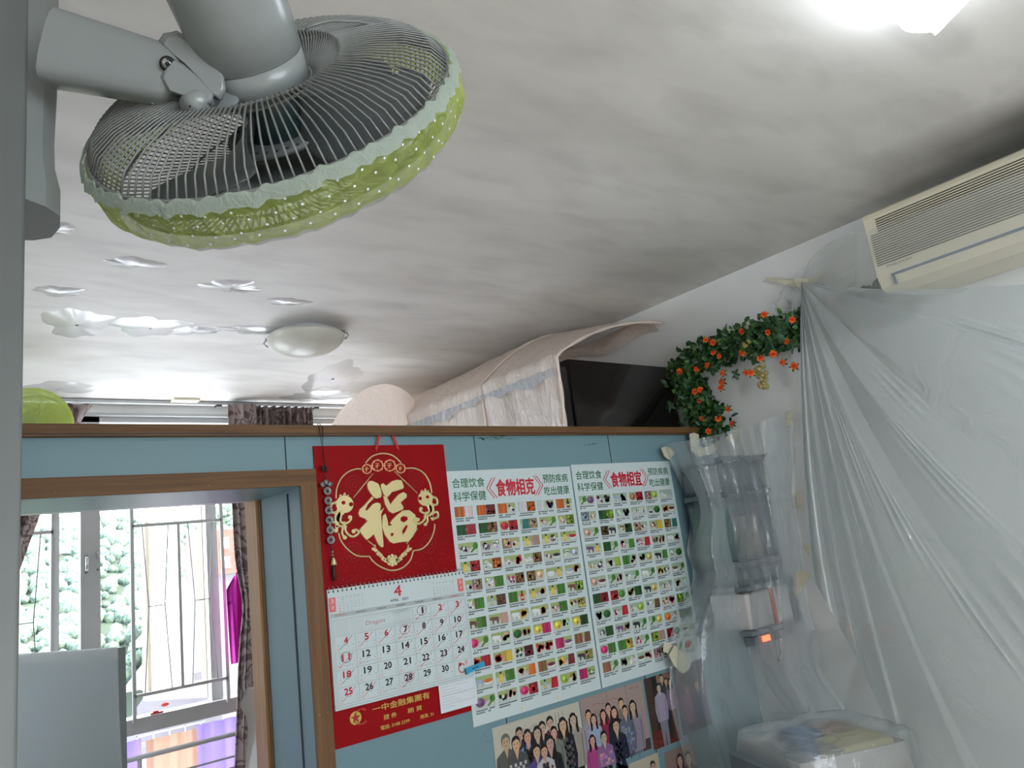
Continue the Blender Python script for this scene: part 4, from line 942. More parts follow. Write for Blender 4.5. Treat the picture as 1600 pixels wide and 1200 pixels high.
# coin charm hanging from the rail
g = thing('coin_charm', 'dark string of silvery coins hanging at the left edge of the red calendar', 'charm', (.948, D - .024, .05))
m = MB(); zz = lambda y, x=500: onY(x, y, D - .024)
x0 = .938
m.tube([(x0 - .004, D - .01, .424), (x0 - .006, D - .024, .41), (x0, D - .024, .34), (x0 + .005, D - .024, .41), (x0 + .002, D - .01, .424)], .0013, 6)
m.tube([(x0, D - .024, .34), (x0 + .004, D - .022, .29), (x0 + .004, D - .020, .10), (x0 + .008, D - .02, .02)], .0016, 6)
for k in range(4): m.ball((x0 + (.006 if k % 2 else -.004), D - .024, .296 - .003 * k), .0055, 0, 8, 5)
m.tube([(x0 + .008, D - .020, .045), (x0 + .009, D - .020, .0), (x0 + .009, D - .020, -.018)], [.003, .006, .005], 8); m.build('cord', 'cord_dark', g)
for k in range(3): MB().tube([(x0 - .008 + k * .011, D - .0265, .247 + (.006 if k == 1 else 0)), (x0 - .008 + k * .011, D - .0235, .247 + (.006 if k == 1 else 0))], .0075, 14).build('charm_bead', 'coin', g)
for k in range(6):
    z = .228 - k * .027; m = MB(); X2 = frame((x0 + .004, D - .0245, z), (1, 0, 0), (0, 0, 1), (0, -1, 0)); m.lathe([(.0035, 0), (.0035, .003), (.0098, .003), (.0108, .0035), (.0113, .002), (.0113, 0)], X2, 20, cap=False); m.build('coin', 'coin', g)
for k in range(3): MB().ball((x0 + .007, D - .022, .060 - k * .009), .0035).build('bead', 'coin', g)
MB().lathe([(.003, 0), (.006, -.006), (.0085, -.017), (.007, -.019)], Matrix.Translation((x0 + .009, D - .022, .043)), 14).build('bell', 'gold', g)

# =================================================================== FOOD POSTERS
PAL = dict(o=(.55, .14, .02), r=(.42, .02, .03), d=(.14, .02, .03), g=(.06, .20, .03), G=(.02, .09, .02), l=(.26, .38, .05), w=(.62, .66, .64), p=(.16, .07, .16), k=(.03, .03, .04),
           n=(.28, .15, .06), b=(.13, .07, .04), y=(.60, .45, .06), Y=(.45, .38, .12), t=(.02, .16, .16), s=(.30, .38, .45), c=(.55, .38, .24), e=(.45, .28, .22), m=(.5, .03, .14))
def item(a, kind, col, x0, y0, x1, y1, rr):
    if kind in 'FCLJAKU': e_ = (x1 - x0) * .09; x0 -= e_; x1 += e_; y0 -= e_ * .3; y1 += e_ * .3
    c = PAL[col]; w_, h_ = x1 - x0, y1 - y0; cx, cy_ = (x0 + x1) / 2, (y0 + y1) / 2
    vary = lambda c_: tuple(min(.8, max(.004, q * rr.uniform(.55, 1.45))) for q in c_)
    if kind == 'S':      # full-bleed stripes
        a.rect(x0, y0, x1, y1, tuple(q * .5 for q in c), 3)
        for k in range(6): x = x0 + w_ * (k + .2) / 6; a.poly([(x, y0), (x + w_ * .10, y0), (x + w_ * .13, y1), (x + w_ * .05, y1)], vary(c), 4)
    elif kind == 'P':    # full-bleed pile of round things
        a.rect(x0, y0, x1, y1, tuple(q * .4 for q in c), 3)
        for k in range(11): a.disc(x0 + w_ * rr.uniform(.14, .86), y0 + h_ * rr.uniform(.14, .86), w_ * .13, vary(c), 4, n=7)
    elif kind == 'B':    # block
        a.poly([(x0 + w_ * .15, y0), (x1, y0), (x1, y1), (x0 + w_ * .3, y1)], c, 3)
        for k in range(4): a.rect(x0 + w_ * (.35 + .15 * k), y0, x0 + w_ * (.38 + .15 * k), y1, vary(c), 4)
    elif kind == 'F':    # one big round thing with highlight
        a.disc(cx, cy_, w_ * .40, c, 3, ry=h_ * .38, n=14); a.disc(cx - w_ * .1, cy_ + h_ * .1, w_ * .16, tuple(min(.8, q * 1.7) for q in c), 4, n=8); a.disc(cx + w_ * .12, cy_ - h_ * .14, w_ * .14, tuple(q * .6 for q in c), 4, n=8)
    elif kind == 'C':    # small cluster
        for k in range(9): a.disc(cx + w_ * rr.uniform(-.26, .26), cy_ + h_ * rr.uniform(-.24, .24), w_ * .15, vary(c), 4, n=8)
    elif kind == 'L':    # leaf on a stalk
        a.poly([(x0 + w_ * .2, y0 + h_ * .1), (cx, y0 + h_ * .45), (x1 - w_ * .25, y1 - h_ * .12), (x1 - w_ * .08, y1 - h_ * .35), (x1 - w_ * .3, y0 + h_ * .4), (x0 + w_ * .32, y0 + h_ * .05)], c, 4); a.disc(x1 - w_ * .3, cy_ + h_ * .12, w_ * .24, c, 3, n=9); a.disc(x1 - w_ * .42, cy_ + h_ * .2, w_ * .12, vary(c), 4, n=7)
    elif kind == 'J':    # bottle
        a.poly([(cx - w_ * .17, y0 + h_ * .06), (cx + w_ * .17, y0 + h_ * .06), (cx + w_ * .17, y0 + h_ * .6), (cx + w_ * .08, y0 + h_ * .76), (cx - w_ * .08, y0 + h_ * .76), (cx - w_ * .17, y0 + h_ * .6)], c, 4); a.rect(cx - w_ * .08, y0 + h_ * .76, cx + w_ * .08, y1 - h_ * .04, (.03, .03, .03), 5); a.rect(cx - w_ * .12, y0 + h_ * .22, cx + w_ * .12, y0 + h_ * .42, (.62, .5, .1), 5)
    elif kind == 'A':    # animal
        a.poly([(x0 + w_ * .1, cy_), (x0 + w_ * .16, cy_ + h_ * .22), (x0 + w_ * .3, cy_ + h_ * .26), (x1 - w_ * .1, cy_ + h_ * .2), (x1 - w_ * .05, cy_ - h_ * .05), (x1 - w_ * .14, y0 + h_ * .1), (x1 - w_ * .24, y0 + h_ * .1), (x1 - w_ * .3, cy_ - h_ * .1), (x0 + w_ * .46, cy_ - h_ * .1), (x0 + w_ * .44, y0 + h_ * .1), (x0 + w_ * .34, y0 + h_ * .1), (x0 + w_ * .3, cy_ - h_ * .05)], c, 4)
    elif kind == 'K':    # loose sketchy food on white
        for k in range(8): a.disc(cx + w_ * rr.uniform(-.3, .3), cy_ + h_ * rr.uniform(-.26, .26), w_ * rr.uniform(.10, .18), vary(c), 4, ry=h_ * rr.uniform(.05, .16), n=8, a=rr.random() * 3)
        a.disc(cx, cy_, w_ * .12, (.55, .57, .55), 5, n=8)
    elif kind == 'U':    # bowl
        a.poly([(cx + w_ * .4 * math.cos(t_), cy_ + h_ * .35 * math.sin(t_)) for t_ in [PI + PI * k / 8 for k in range(9)]], (.6, .62, .6), 4); a.disc(cx, cy_, w_ * .4, c, 5, ry=h_ * .16, n=12)
LEFT = ["So Sw", "So Pd", "So Kw", "Sw Po", "Sw Cp", "So Jk", "SG Sr", "SG Pn", "Fr Pr", "Bt Pc", "Kc Lg", "Kc Pl", "Kp Lg", "Kp Kw", "Pc Kc", "Jy Se", "Jy Kk", "Jy Ur", "Jy Pr", "Kw Po", "Kw Cr", "Kw Pn", "Kw Uk", "Kw Fs",
        "Ks Pe", "Kw Sg", "Km Pn", "Pn Fc", "Uw Jy", "Us Cn", "Kw Sg", "Js Pb", "Sg Jr", "Jy Ce", "Jy Sg", "Ab Pl", "Ab Sg", "Ab Be", "Aw Cy", "Aw Cn", "Ke Sg", "Ke PY", "Fm Lg", "Aw Cc", "FG Cn", "Fy Sm", "Fy Cw", "Fy SG",
        "Cr Sr", "Cr Sy", "Kk Pd", "Cr Cr", "Sm Up", "Sn Bb", "As Uo", "Jy Sg", "Cc Bo", "Sn Ud", "Cy Bd", "Ak PY", "Fp Lg", "Kk Cc", "Fm Pr", "Js Br", "Fl Cn", "Sm Kg"]
RIGHT = ["Lg Fp", "Kd Ck", "As Ck", "Fn Pr", "Pe Fl", "Kw As", "Ps Ke", "SG Pl", "Kw Ck", "Kw Kw", "Kw FG", "Co Ud", "Fe Lg", "Pb Ak", "Ko PG", "Pc Ke", "Ko Sy", "Pn Bt", "Ap Jy", "SG Lg", "Km Bg", "Km Br", "Ce Ce", "Aw Cc",
         "Kc Kp", "Cc Bl", "Sg Ce", "Cb FY", "Ak Bg", "Kw FG", "Fe Ud", "Lg Ce", "Kw Lg", "Aw Lg", "Cy Ke", "Ub Lg", "SG Pr", "Pr Fg", "Cn SG", "Ak FY", "Ke Kw", "Cn Kw", "Ck FG", "Km Br", "Kw Fl", "Kw Bb", "Ko Cm", "Pl Lg",
         "Kp SG", "Ap Cn", "Ak Lg", "Lg FY", "Fo Kw", "SG SG", "Fm Sg", "Sg Py", "Km Lg", "Pl Se", "Pr FG", "Ub Kg", "Sn Lg", "Cb Kw", "Ub Cr", "Pe Ck", "Pn Lg", "Fr Kw"]
def poster(x0, x1, zt_, zb_, title, codes, seed, label, pale):
    rr = random.Random(seed); g = thing('food_poster', label, 'poster', ((x0 + x1) / 2, D - .002, zb_), 'food pairing posters')
    MB().box((x0, D - .0025, zb_), (x1, D - .0012, zt_)).build('poster_sheet', 'paper', g)
    a = Art((x0, D - .0027, zb_)); W_ = x1 - x0; H_ = zt_ - zb_; gr = (.015, .13, .05); rd = (.50, .012, .03)
    fx = lambda f: f * W_; fy = lambda f: H_ * (1 - f)
    a.text('合理饮食', fx(.03), fy(.072), fx(.27), fy(.032), gr, 2, .012); a.text('科学保健', fx(.03), fy(.128), fx(.27), fy(.088), gr, 2, .012)
    a.text('预防疾病', fx(.745), fy(.072), fx(.965), fy(.032), gr, 2, .012); a.text('吃出健康', fx(.745), fy(.128), fx(.965), fy(.088), gr, 2, .012)
    a.text(title, fx(.355), fy(.118), fx(.665), fy(.045), rd, 3, .028)
    for s_, xx in ((-1, .325), (1, .695)):
        for k in range(2):
            xk = fx(xx + s_ * .0 + k * .022 - .011); a.pl([(xk - s_ * .010, fy(.035)), (xk + s_ * .018, fy(.08)), (xk - s_ * .010, fy(.125))], .003, rd, 2)
    rows = 11; top = .150; pit = .0748
    for i, cd_ in enumerate(codes):
        j, c_ = divmod(i, 6); u0 = fx(.028 + .161 * c_); u1 = u0 + fx(.138); v1 = fy(top + pit * j); v0 = v1 - H_ * .042
        a.rect(u0 - .0006, v0 - .0006, u1 + .0006, v1 + .0006, (.30, .34, .30), 1); a.rect(u0, v0, u1, v1, (.44, .49, .44), 2)
        bgc = (.30, .37, .14) if not pale else (.30, .40, .28); a.rect(u0, (v0 + v1) / 2, u1, v1, bgc, 2.5)
        l_, r_ = cd_.split(); um = (u0 + u1) / 2
        item(a, l_[0], l_[1], u0, v0, um, v1, rr); item(a, r_[0], r_[1], um, v0, u1, v1, rr)
        if not pale: a.ring(um, (v0 + v1) / 2, .0052, .0009, (.5, .12, .25), 6, 10); a.line((um - .003, (v0 + v1) / 2 - .003), (um + .003, (v0 + v1) / 2 + .003), .0007, (.5, .12, .25), 6)
        for q in range(2):          # two caption lines of tiny characters, unreadable in the photograph
            yb = v0 - .0075 - .0068 * q; nn = 13 if q == 0 else rr.randint(5, 11)
            for k in range(nn):
                if rr.random() < .06: continue
                xx = u0 + k * .0055
                if xx + .0048 > u1 + .004: break
                a.rect(xx, yb, xx + .0047, yb + .0016, K, 1); a.rect(xx + .0003, yb + .0022, xx + .0044, yb + .0034, K, 1); x_ = rr.uniform(.0008, .0028); a.rect(xx + x_, yb - .0004, xx + x_ + .0014, yb + .0044, K, 1)
    a.build('poster_print', 'print_gloss', g)
poster(1.365, 1.905, .273, -.494, '食物相克', LEFT, 4, 'left poster of clashing foods, titled in red, next to the calendar', False)
poster(1.912, 2.468, .279, -.494, '食物相宜', RIGHT, 9, 'right poster of matching foods, titled in red, beside the plastic-covered boxes', True)

# =================================================================== PHOTO PRINTS
def photo(pts, bgc, people, label, seed, extra=None):
    """pts: left-top and right-bottom in metres (x, z)"""
    (x0, z1), (x1, z0) = pts; rr = random.Random(seed)
    W_, H_ = x1 - x0, z1 - z0; a = Art((x0, D - .0015, z0)); a.rect(0, 0, W_, H_, bgc, 0)
    if extra: extra(a, W_, H_)
    for it in sorted(people, key=lambda q: q[1]):
        px_, py_, s_, hair, top, low, long_ = it[:7]; pat = it[7] if len(it) > 7 else None
        q0 = onY(px_, py_, D - .0015); cx, cy_ = q0[0] - x0, q0[2] - z0; h = s_; L0 = 2 + 8 * (1 - cy_ / H_)
        sk = tuple(q * rr.uniform(.85, 1.1) for q in (.46, .29, .21))
        bw = h * .34
        if low: a.poly([(cx - bw * .7, cy_ - h * 1.1), (cx + bw * .7, cy_ - h * 1.1), (cx + bw * .55, max(0, cy_ - h * 2.6)), (cx + bw * .1, max(0, cy_ - h * 2.6)), (cx, cy_ - h * 1.5), (cx - bw * .1, max(0, cy_ - h * 2.6)), (cx - bw * .55, max(0, cy_ - h * 2.6))], low, L0)
        yb = max(0, cy_ - h * 1.25)
        a.poly([(cx - bw * .25, cy_ - h * .16), (cx + bw * .25, cy_ - h * .16), (cx + bw * .95, cy_ - h * .30), (cx + bw * 1.15, cy_ - h * .8), (cx + bw * .9, yb), (cx - bw * .9, yb), (cx - bw * 1.15, cy_ - h * .8), (cx - bw * .95, cy_ - h * .30)], top, L0 + .2)
        dk = tuple(q * .55 for q in top)
        a.line((cx - bw * .78, cy_ - h * .42), (cx - bw * .7, yb), h * .035, dk, L0 + .3); a.line((cx + bw * .78, cy_ - h * .42), (cx + bw * .7, yb), h * .035, dk, L0 + .3); a.poly([(cx - bw * .2, cy_ - h * .15), (cx + bw * .2, cy_ - h * .15), (cx, cy_ - h * .36)], sk, L0 + .4)
        if pat:
            for gi in range(7):
                for gj in range(10):
                    if (gi + gj) % 2 == 0 or pat[0] == 'n': 
                        if pat[0] == 'n' and rr.random() < .4: continue
                        c3 = pat[1] if pat[0] == 'c' else tuple(q * rr.uniform(.5, 1.6) for q in pat[1]); gx = cx - bw * .8 + gi * bw * .23; gy = cy_ - h * .42 - gj * h * .09
                        if gy > .004 and gy < cy_: a.rect(gx, gy - h * .08, gx + bw * .22, gy, c3, L0 + .35)
            if pat[0] == 'j': a.poly([(cx - bw * .35, cy_ - h * .3), (cx + bw * .35, cy_ - h * .3), (cx + bw * .3, yb), (cx - bw * .3, yb)], pat[1], L0 + .35)
        if long_: a.poly([(cx - h * .17, cy_ + h * .08), (cx + h * .17, cy_ + h * .08), (cx + h * .18, cy_ - h * .36), (cx + h * .1, cy_ - h * .34), (cx + h * .07, cy_ - h * .12), (cx - h * .07, cy_ - h * .12), (cx - h * .1, cy_ - h * .34), (cx - h * .18, cy_ - h * .36)], hair, L0 + .5)
        a.disc(cx, cy_ + h * .035, h * .140, hair, L0 + .6, ry=h * .17, n=14)
        a.disc(cx, cy_ - h * .015, h * .118, sk, L0 + .8, ry=h * .158, n=14)
        a.poly([(cx - h * .13, cy_ + h * .06), (cx + h * .02, cy_ + h * .12), (cx + h * .13, cy_ + h * .05), (cx + h * .1, cy_ + h * .17), (cx - h * .1, cy_ + h * .17)], hair, L0 + .9)
        for s2 in (-1, 1): a.disc(cx + s2 * h * .05, cy_ + h * .01, h * .016, (.04, .02, .02), L0 + 1, n=6)
        a.line((cx - h * .035, cy_ - h * .085), (cx + h * .035, cy_ - h * .085), h * .018, (.45, .10, .09), L0 + 1)
    return tag(a.build('photo_print', 'print_gloss'), label, 'photograph', 'photo prints on the partition')
bk = (.015, .012, .012); gy = (.10, .10, .10); nv = (.03, .04, .12); wh = (.5, .5, .5)
def ex1(a, W_, H_):
    for x in (.16, .26, .70, .74, .79): a.line((W_ * x, H_ * .0), (W_ * x, H_ * (.95 if x > .5 else .75)), .0014, (.12, .09, .06), .5)
    a.text('Lisboa', W_ * .33, H_ * .74, W_ * .46, H_ * .81, (.22, .15, .07), 1); a.pl([(W_ * (.27 + .04 * k), H_ * (.86 + .03 * math.sin(k * 1.7))) for k in range(9)], .0012, (.2, .15, .08), 1)
    a.rect(0, 0, W_, H_ * .10, (.20, .08, .06), .3)
P0 = lambda x, y: (lambda q: (q[0], q[2]))(onY(x, y, D - .0015))
photo([(1.431, -.512), (1.795, -.745)], (.42, .40, .33), [
    (790, 1160, .125, (.13, .12, .11), (.085, .08, .07), bk, 0), (806, 1163, .125, bk, (.06, .06, .06), bk, 0, ('c', (.40, .40, .40))), (811, 1147, .105, bk, (.02, .02, .025), bk, 0), (824, 1151, .115, bk, (.13, .18, .33), bk, 1, ('j', bk)), (839, 1146, .115, bk, (.05, .05, .06), bk, 1),
    (847, 1138, .110, bk, (.018, .018, .02), bk, 0), (859, 1130, .110, bk, (.10, .02, .05), bk, 0), (865, 1145, .105, bk, (.15, .17, .14), gy, 0), (879, 1133, .125, bk, (.018, .018, .02), (.03, .03, .035), 1, ('j', (.08, .08, .08))), (895, 1125, .115, bk, (.27, .24, .21), bk, 1),
    (838, 1174, .115, bk, (.07, .05, .19), (.05, .04, .12), 0), (850, 1174, .110, bk, (.38, .37, .38), bk, 0, ('j', (.05, .04, .05))), (859, 1162, .130, bk, (.018, .018, .022), bk, 1)], 'wide group photo on the partition under the left poster, first in the row', 1, ex1)
def ex2(a, W_, H_):
    a.line((W_ * .72, H_ * .3), (W_ * .72, H_ * 1), .0012, (.1, .06, .05), .5); a.line((W_ * .40, H_ * .85), (W_ * .40, H_ * 1), .001, (.1, .06, .05), .5)
    a.text('Lisboa', W_ * .20, H_ * .70, W_ * .42, H_ * .80, (.22, .13, .03), 1); a.pl([(W_ * (.17 + .055 * k), H_ * (.86 + .02 * math.sin(k * 1.4))) for k in range(9)], .0014, (.30, .06, .05), 1); a.text('2013 1 8', W_ * .78, H_ * .92, W_ * .93, H_ * .95, (.1, .06, .05), 1)
    a.rect(0, 0, W_, H_ * .16, (.06, .03, .03), .3)
photo([(1.801, -.508), (2.109, -.735)], (.30, .22, .20), [
    (919, 1118, .098, bk, (.27, .25, .30), (.2, .2, .22), 0), (927, 1124, .095, bk, (.26, .32, .42), (.04, .05, .09), 1), (942, 1117, .095, bk, (.22, .02, .05), bk, 1), (950, 1107, .095, bk, (.12, .03, .04), bk, 0), (959, 1113, .105, bk, (.02, .02, .025), bk, 1), (970, 1099, .095, bk, (.16, .14, .12), gy, 0),
    (976, 1111, .105, bk, (.10, .11, .16), (.06, .07, .10), 0, ('n', (.16, .17, .22))), (988, 1104, .115, bk, (.22, .19, .23), (.13, .13, .17), 1), (925, 1157, .095, bk, (.32, .05, .18), bk, 1), (943, 1152, .110, bk, (.20, .11, .22), bk, 0, ('n', (.34, .20, .28))), (962, 1134, .125, bk, (.014, .018, .035), (.014, .018, .035), 0, ('j', (.02, .025, .045)))], 'pinkish group photo with a navy-jacketed person in front, second in the row', 2, ex2)
def ex3(a, W_, H_):
    a.rect(0, 0, W_ * .26, H_, (.05, .025, .015), .3); a.rect(W_ * .26, 0, W_ * .45, H_, (.012, .01, .012), .3); a.rect(W_ * .45, H_ * .85, W_, H_, (.20, .12, .08), .3); a.rect(0, 0, W_, H_ * .24, (.10, .015, .012), .4)
    for k in range(60): a.disc(W_ * random.random(), H_ * .22 * random.random(), .0025, (.22, .04, .03), .6, n=5)
photo([(2.121, -.506), (2.268, -.745)], (.03, .02, .02), [(1029, 1075, .090, bk, (.28, .24, .31), (.17, .17, .20), 0), (1033, 1060, .080, bk, bk, bk, 0), (1040, 1065, .070, bk, (.03, .05, .06), bk, 0), (1046, 1066, .075, bk, (.25, .16, .22), (.10, .04, .03), 1)], 'dark narrow photo of people in a red-carpeted corridor, under the right poster', 3, ex3)
photo([(2.285, -.50), (2.46, -.735)], (.10, .07, .09), [(1072, 1075, .10, bk, (.20, .10, .15), bk, 0), (1088, 1070, .10, bk, (.06, .06, .12), bk, 0)], 'blurred purplish photo behind the clear plastic, right of the corridor photo', 6)
photo([(1.985, -.755), (2.136, -.95)], (.40, .35, .26), [(1020, 1198, .10, bk, gy, bk, 0)], 'cream-coloured photo whose top edge just shows at the bottom, under the group photos', 4)
photo([(2.168, -.765), (2.335, -.96)], (.22, .15, .13), [(1062, 1188, .115, bk, (.12, .03, .05), bk, 1), (1075, 1184, .12, bk, (.03, .03, .05), bk, 0)], 'reddish-brown photo of two people under the corridor photo, beside the plastic edge', 5)

# =================================================================== GARLAND
gl = thing('flower_garland', 'artificial garland of green leaves, orange flowers and grapes on the white wall', 'garland', (2.74, 1.75, .45))
path = curve([(1118, 668), (1100, 640), (1082, 610), (1075, 585), (1105, 558), (1150, 540), (1190, 528), (1225, 522), (1262, 506), (1310, 492), (1360, 478), (1400, 470)], 8)
G3 = [onX(x, y, 2.735) for x, y in path]
MB().tube([tuple(p_) for p_ in G3], .004, 6).build('vine', 'vine', gl)
rr = random.Random(21)
def leaf(m_, c, dirv, ln, wd_, mi):
    d_ = Vector(dirv).normalized(); nrm = Vector((-1, rr.uniform(-.5, .5), rr.uniform(-.5, .5))).normalized(); s_ = d_.cross(nrm).normalized(); nrm = s_.cross(d_)
    pr = [(0, 0), (.3, .42), (.6, .5), (.85, .28), (1, 0)]
    V = [tuple(c + d_ * ln * a + s_ * wd_ * b + nrm * ln * .12 * math.sin(PI * a)) for a, b in pr] + [tuple(c + d_ * ln * a - s_ * wd_ * b + nrm * ln * .12 * math.sin(PI * a)) for a, b in pr[1:-1]] + [tuple(c + d_ * ln * .5 + nrm * ln * .06)]
    m_.add(V, [(0, 1, 8), (1, 2, 8), (2, 3, 8), (3, 4, 8), (4, 7, 8), (7, 6, 8), (6, 5, 8), (5, 0, 8)], mi)
m = MB()
for k in range(2700):
    i = rr.randrange(len(G3)); b = Vector(G3[i]); sp_ = .062 if i > 30 else .070
    an_, ra_ = rr.random() * 6.283, (sp_ * 1.15 if i < 44 else .075) * rr.random() ** .6
    c = b + Vector((rr.uniform(-.06, .02) if i < 60 else rr.uniform(-.015, .02), ra_ * math.cos(an_), ra_ * math.sin(an_)))
    leaf(m, c, (rr.uniform(-.8, .3), rr.uniform(-1, 1), rr.uniform(-.7, 1)), rr.uniform(.022, .038), rr.uniform(.014, .021), 0 if rr.random() < .6 else 1)
m.build('leaves', ['leaf_dark', 'leaf_mid'], gl)
def ivy_leaf(px, py, s_, rot):
    m = MB(); c = Vector(onX(px, py, 2.69 - .02 * rr.random())); P = []
    for k in range(20):
        a = 2 * PI * k / 20; r = s_ * (.75 + .25 * math.cos(5 * (a - PI / 2))) * (1 if abs(a - 1.5 * PI) > .4 else .5)
        P.append((c.x - .006 * math.cos(3 * a), c.y - r * math.cos(a + rot), c.z + r * math.sin(a + rot)))
    m.add(P + [(c.x - .012, c.y, c.z)], [(k, (k + 1) % 20, 20) for k in range(20)]); m.build('ivy_leaf', 'ivy', gl)
for px, py, s_, r_ in ((1048, 636, .034, .3), (1070, 600, .040, 1), (1062, 618, .036, 2.2), (1105, 620, .042, .6), (1080, 636, .036, 3), (1115, 575, .036, 1.5), (1095, 560, .030, .1), (1218, 520, .045, 2), (1205, 535, .040, .9), (1180, 560, .032, 1.2), (1240, 540, .036, .4), (1150, 585, .026, 2), (1230, 505, .035, 1.1), (1120, 640, .030, .2), (1066, 660, .030, 1.4)): ivy_leaf(px, py, s_, r_)
def flower(px, py, s_=.014):
    c = Vector(onX(px, py, 2.672)); f_ = MB()
    ax = Vector((-1, rr.uniform(-.7, .3), rr.uniform(-.5, .5))).normalized(); u = ax.orthogonal().normalized(); v = ax.cross(u)
    for lay, (n_, r0, lift) in enumerate(((6, 1.0, .2), (5, .72, .55), (4, .42, .85))):
        for k in range(n_):
            a = 2 * PI * (k + .4 * lay) / n_; d_ = u * math.cos(a) + v * math.sin(a); t_ = ax.cross(d_)
            P = [c, c + d_ * s_ * r0 * .6 + t_ * s_ * .42 * r0 + ax * s_ * lift * .5, c + d_ * s_ * r0 + t_ * s_ * .2 * r0 + ax * s_ * lift, c + d_ * s_ * r0 - t_ * s_ * .2 * r0 + ax * s_ * lift, c + d_ * s_ * r0 * .6 - t_ * s_ * .42 * r0 + ax * s_ * lift * .5]
            f_.add([tuple(q) for q in P], [(0, 1, 2, 3, 4)], 0 if lay < 2 else 1)
    f_.ball(tuple(c + ax * s_ * .6), s_ * .28, 1, 8, 5)
    for k in range(5):
        a = 2 * PI * k / 5; leaf(f_, c - ax * .004, u * math.cos(a) + v * math.sin(a) - ax * .3, s_ * 1.5, s_ * .6, 2)
    f_.build('flower', ['petal', 'petal_core', 'leaf_mid'], gl)
for px, py in ((1194, 492), (1159, 518), (1103, 531), (1238, 500), (1160, 551), (1124, 557), (1115, 551), (1105, 571), (1089, 577), (1129, 583), (1174, 583), (1166, 582), (1208, 553), (1223, 566), (1241, 572), (1128, 597), (1126, 606), (1094, 609), (1093, 626), (1138, 639), (1097, 654), (1144, 662), (1107, 674), (1086, 612), (1200, 519), (1062, 580), (1298, 470), (1318, 480), (1375, 505), (1345, 520), (1122, 654), (1114, 535), (1230, 534), (1188, 560)): flower(px, py, rr.uniform(.0115, .0155))
for px, py in ((1190, 590), (1165, 538)):
    gm = MB(); c = Vector(onX(px, py, 2.69))
    for k in range(34 if py > 580 else 8):
        t_ = rr.random(); w_ = .026 * (1 - .6 * t_); gm.ball((c.x + rr.uniform(-w_, w_) * .8, c.y + rr.uniform(-w_, w_), c.z + .045 - .09 * t_ if py > 580 else c.z + rr.uniform(-.01, .01)), .0095, 0, 10, 7)
    gm.build('grape_bunch', 'grape', gl)
# raw plaster strip where the old coving was torn off
m = MB(); rr2 = random.Random(8); pa = [onX(x, y, XW - .004) for x, y in ((1052, 566), (1080, 553), (1110, 541), (1135, 531))]; pb = [onX(x, y, XW - .004) for x, y in ((1054, 596), (1082, 582), (1112, 566), (1136, 552))]
for i in range(3): m.add([tuple(pa[i]), tuple(pa[i + 1]), tuple(pb[i + 1]), tuple(pb[i])], [(0, 1, 2, 3)])
q = m.build('plaster_scar', 'wall_patch'); tag(q, 'rough grey strip of bare plaster on the wall behind the garland', 'wall damage'); so = q.modifiers.new('s', 'SOLIDIFY'); so.thickness = .004

# =================================================================== BOXES UNDER PLASTIC BY THE CORNER
def clearbox(z0, z1, label, x0=2.47, y0=1.74, y1=1.965):
    b = thing('storage_box', label, 'storage box', (2.62, 1.85, z0), 'stacked boxes under plastic')
    m = MB(); m.rbox((x0 + .01, y0 + .01, z0), (2.765, y1, z1 - .02), .02); m.build('tub', 'box_clear', b)
    m = MB(); m.rbox((x0, y0, z1 - .02), (2.77, y1 + .005, z1 - .001), .024); m.build('lid', 'box_clear', b); return b
clearbox(.122, .255, 'top greyish storage box of the plastic-wrapped stack in the corner')
clearbox(-.145, .120, 'middle translucent storage box of the wrapped stack, holding packets')
clearbox(-.235, -.147, 'lower storage box of the wrapped stack, above the white bags', 2.49)
def small(name, a, b, mt, label, cat): return tag(MB().box(a, b).build(name, mt), label, cat)
small('snack_packet', (2.53, 1.757, -.14), (2.65, 1.80, .02), 'tan_pack', 'tan packet inside the middle storage box', 'packet')
small('magazine', (2.665, 1.77, -.14), (2.68, 1.95, .05), 'mag_pink', 'pink and dark magazine standing inside the middle storage box', 'magazine')
small('notebook', (2.492, 1.77, -.14), (2.507, 1.95, .06), 'box_green', 'green notebook standing inside the middle storage box', 'notebook')
small('carton', (2.54, 1.80, .127), (2.70, 1.93, .21), 'box_grey', 'grey carton inside the top storage box', 'carton')
sh = thing('corner_shelf', 'thin blue-grey wall shelf carrying the wrapped stack of boxes', 'shelf', (2.62, 1.85, -.41))
MB().box((2.46, 1.73, -.252), (2.78, 1.99, -.237)).build('board', 'box_grey', sh); MB().box((2.44, 1.73, -.410), (2.78, 1.99, -.395)).build('board', 'box_grey', sh); MB().box((2.765, 1.73, -.395), (2.78, 1.99, -.252)).build('side_panel', 'box_grey', sh)
def pack(a, b, mt, label):
    m = MB(); x0, y0, z0 = a; x1, y1, z1 = b; m.rbox(a, b, .012); o = m.build('folded_bag', mt); bv = o.modifiers.new('b', 'BEVEL'); bv.width = .006; bv.segments = 2; return tag(o, label, 'bag')
pack((2.47, 1.75, -.394), (2.628, 1.92, -.262), 'bag_white', 'white folded bag on the shelf under the boxes, left of the red folder')
pack((2.645, 1.75, -.394), (2.76, 1.92, -.256), 'bag_white', 'white folded bag on the shelf under the boxes, right of the red folder')
small('red_folder', (2.632, 1.745, -.394), (2.641, 1.92, -.262), 'bag_red', 'red folder edge standing between the two white bags', 'folder')
q = onY(1195, 998, 1.735)
sw = thing('power_strip', 'power strip with a glowing orange red switch under the plastic', 'power strip', (q[0], 1.75, q[2] - .02))
MB().box((q[0] - .06, 1.738, q[2] - .016), (q[0] + .20, 1.775, q[2] + .014)).build('body', 'box_grey', sw)
MB().box((q[0] - .012, 1.730, q[2] - .009), (q[0] + .030, 1.738, q[2] + .010)).build('switch', 'neon', sw, 'glowing orange switch')
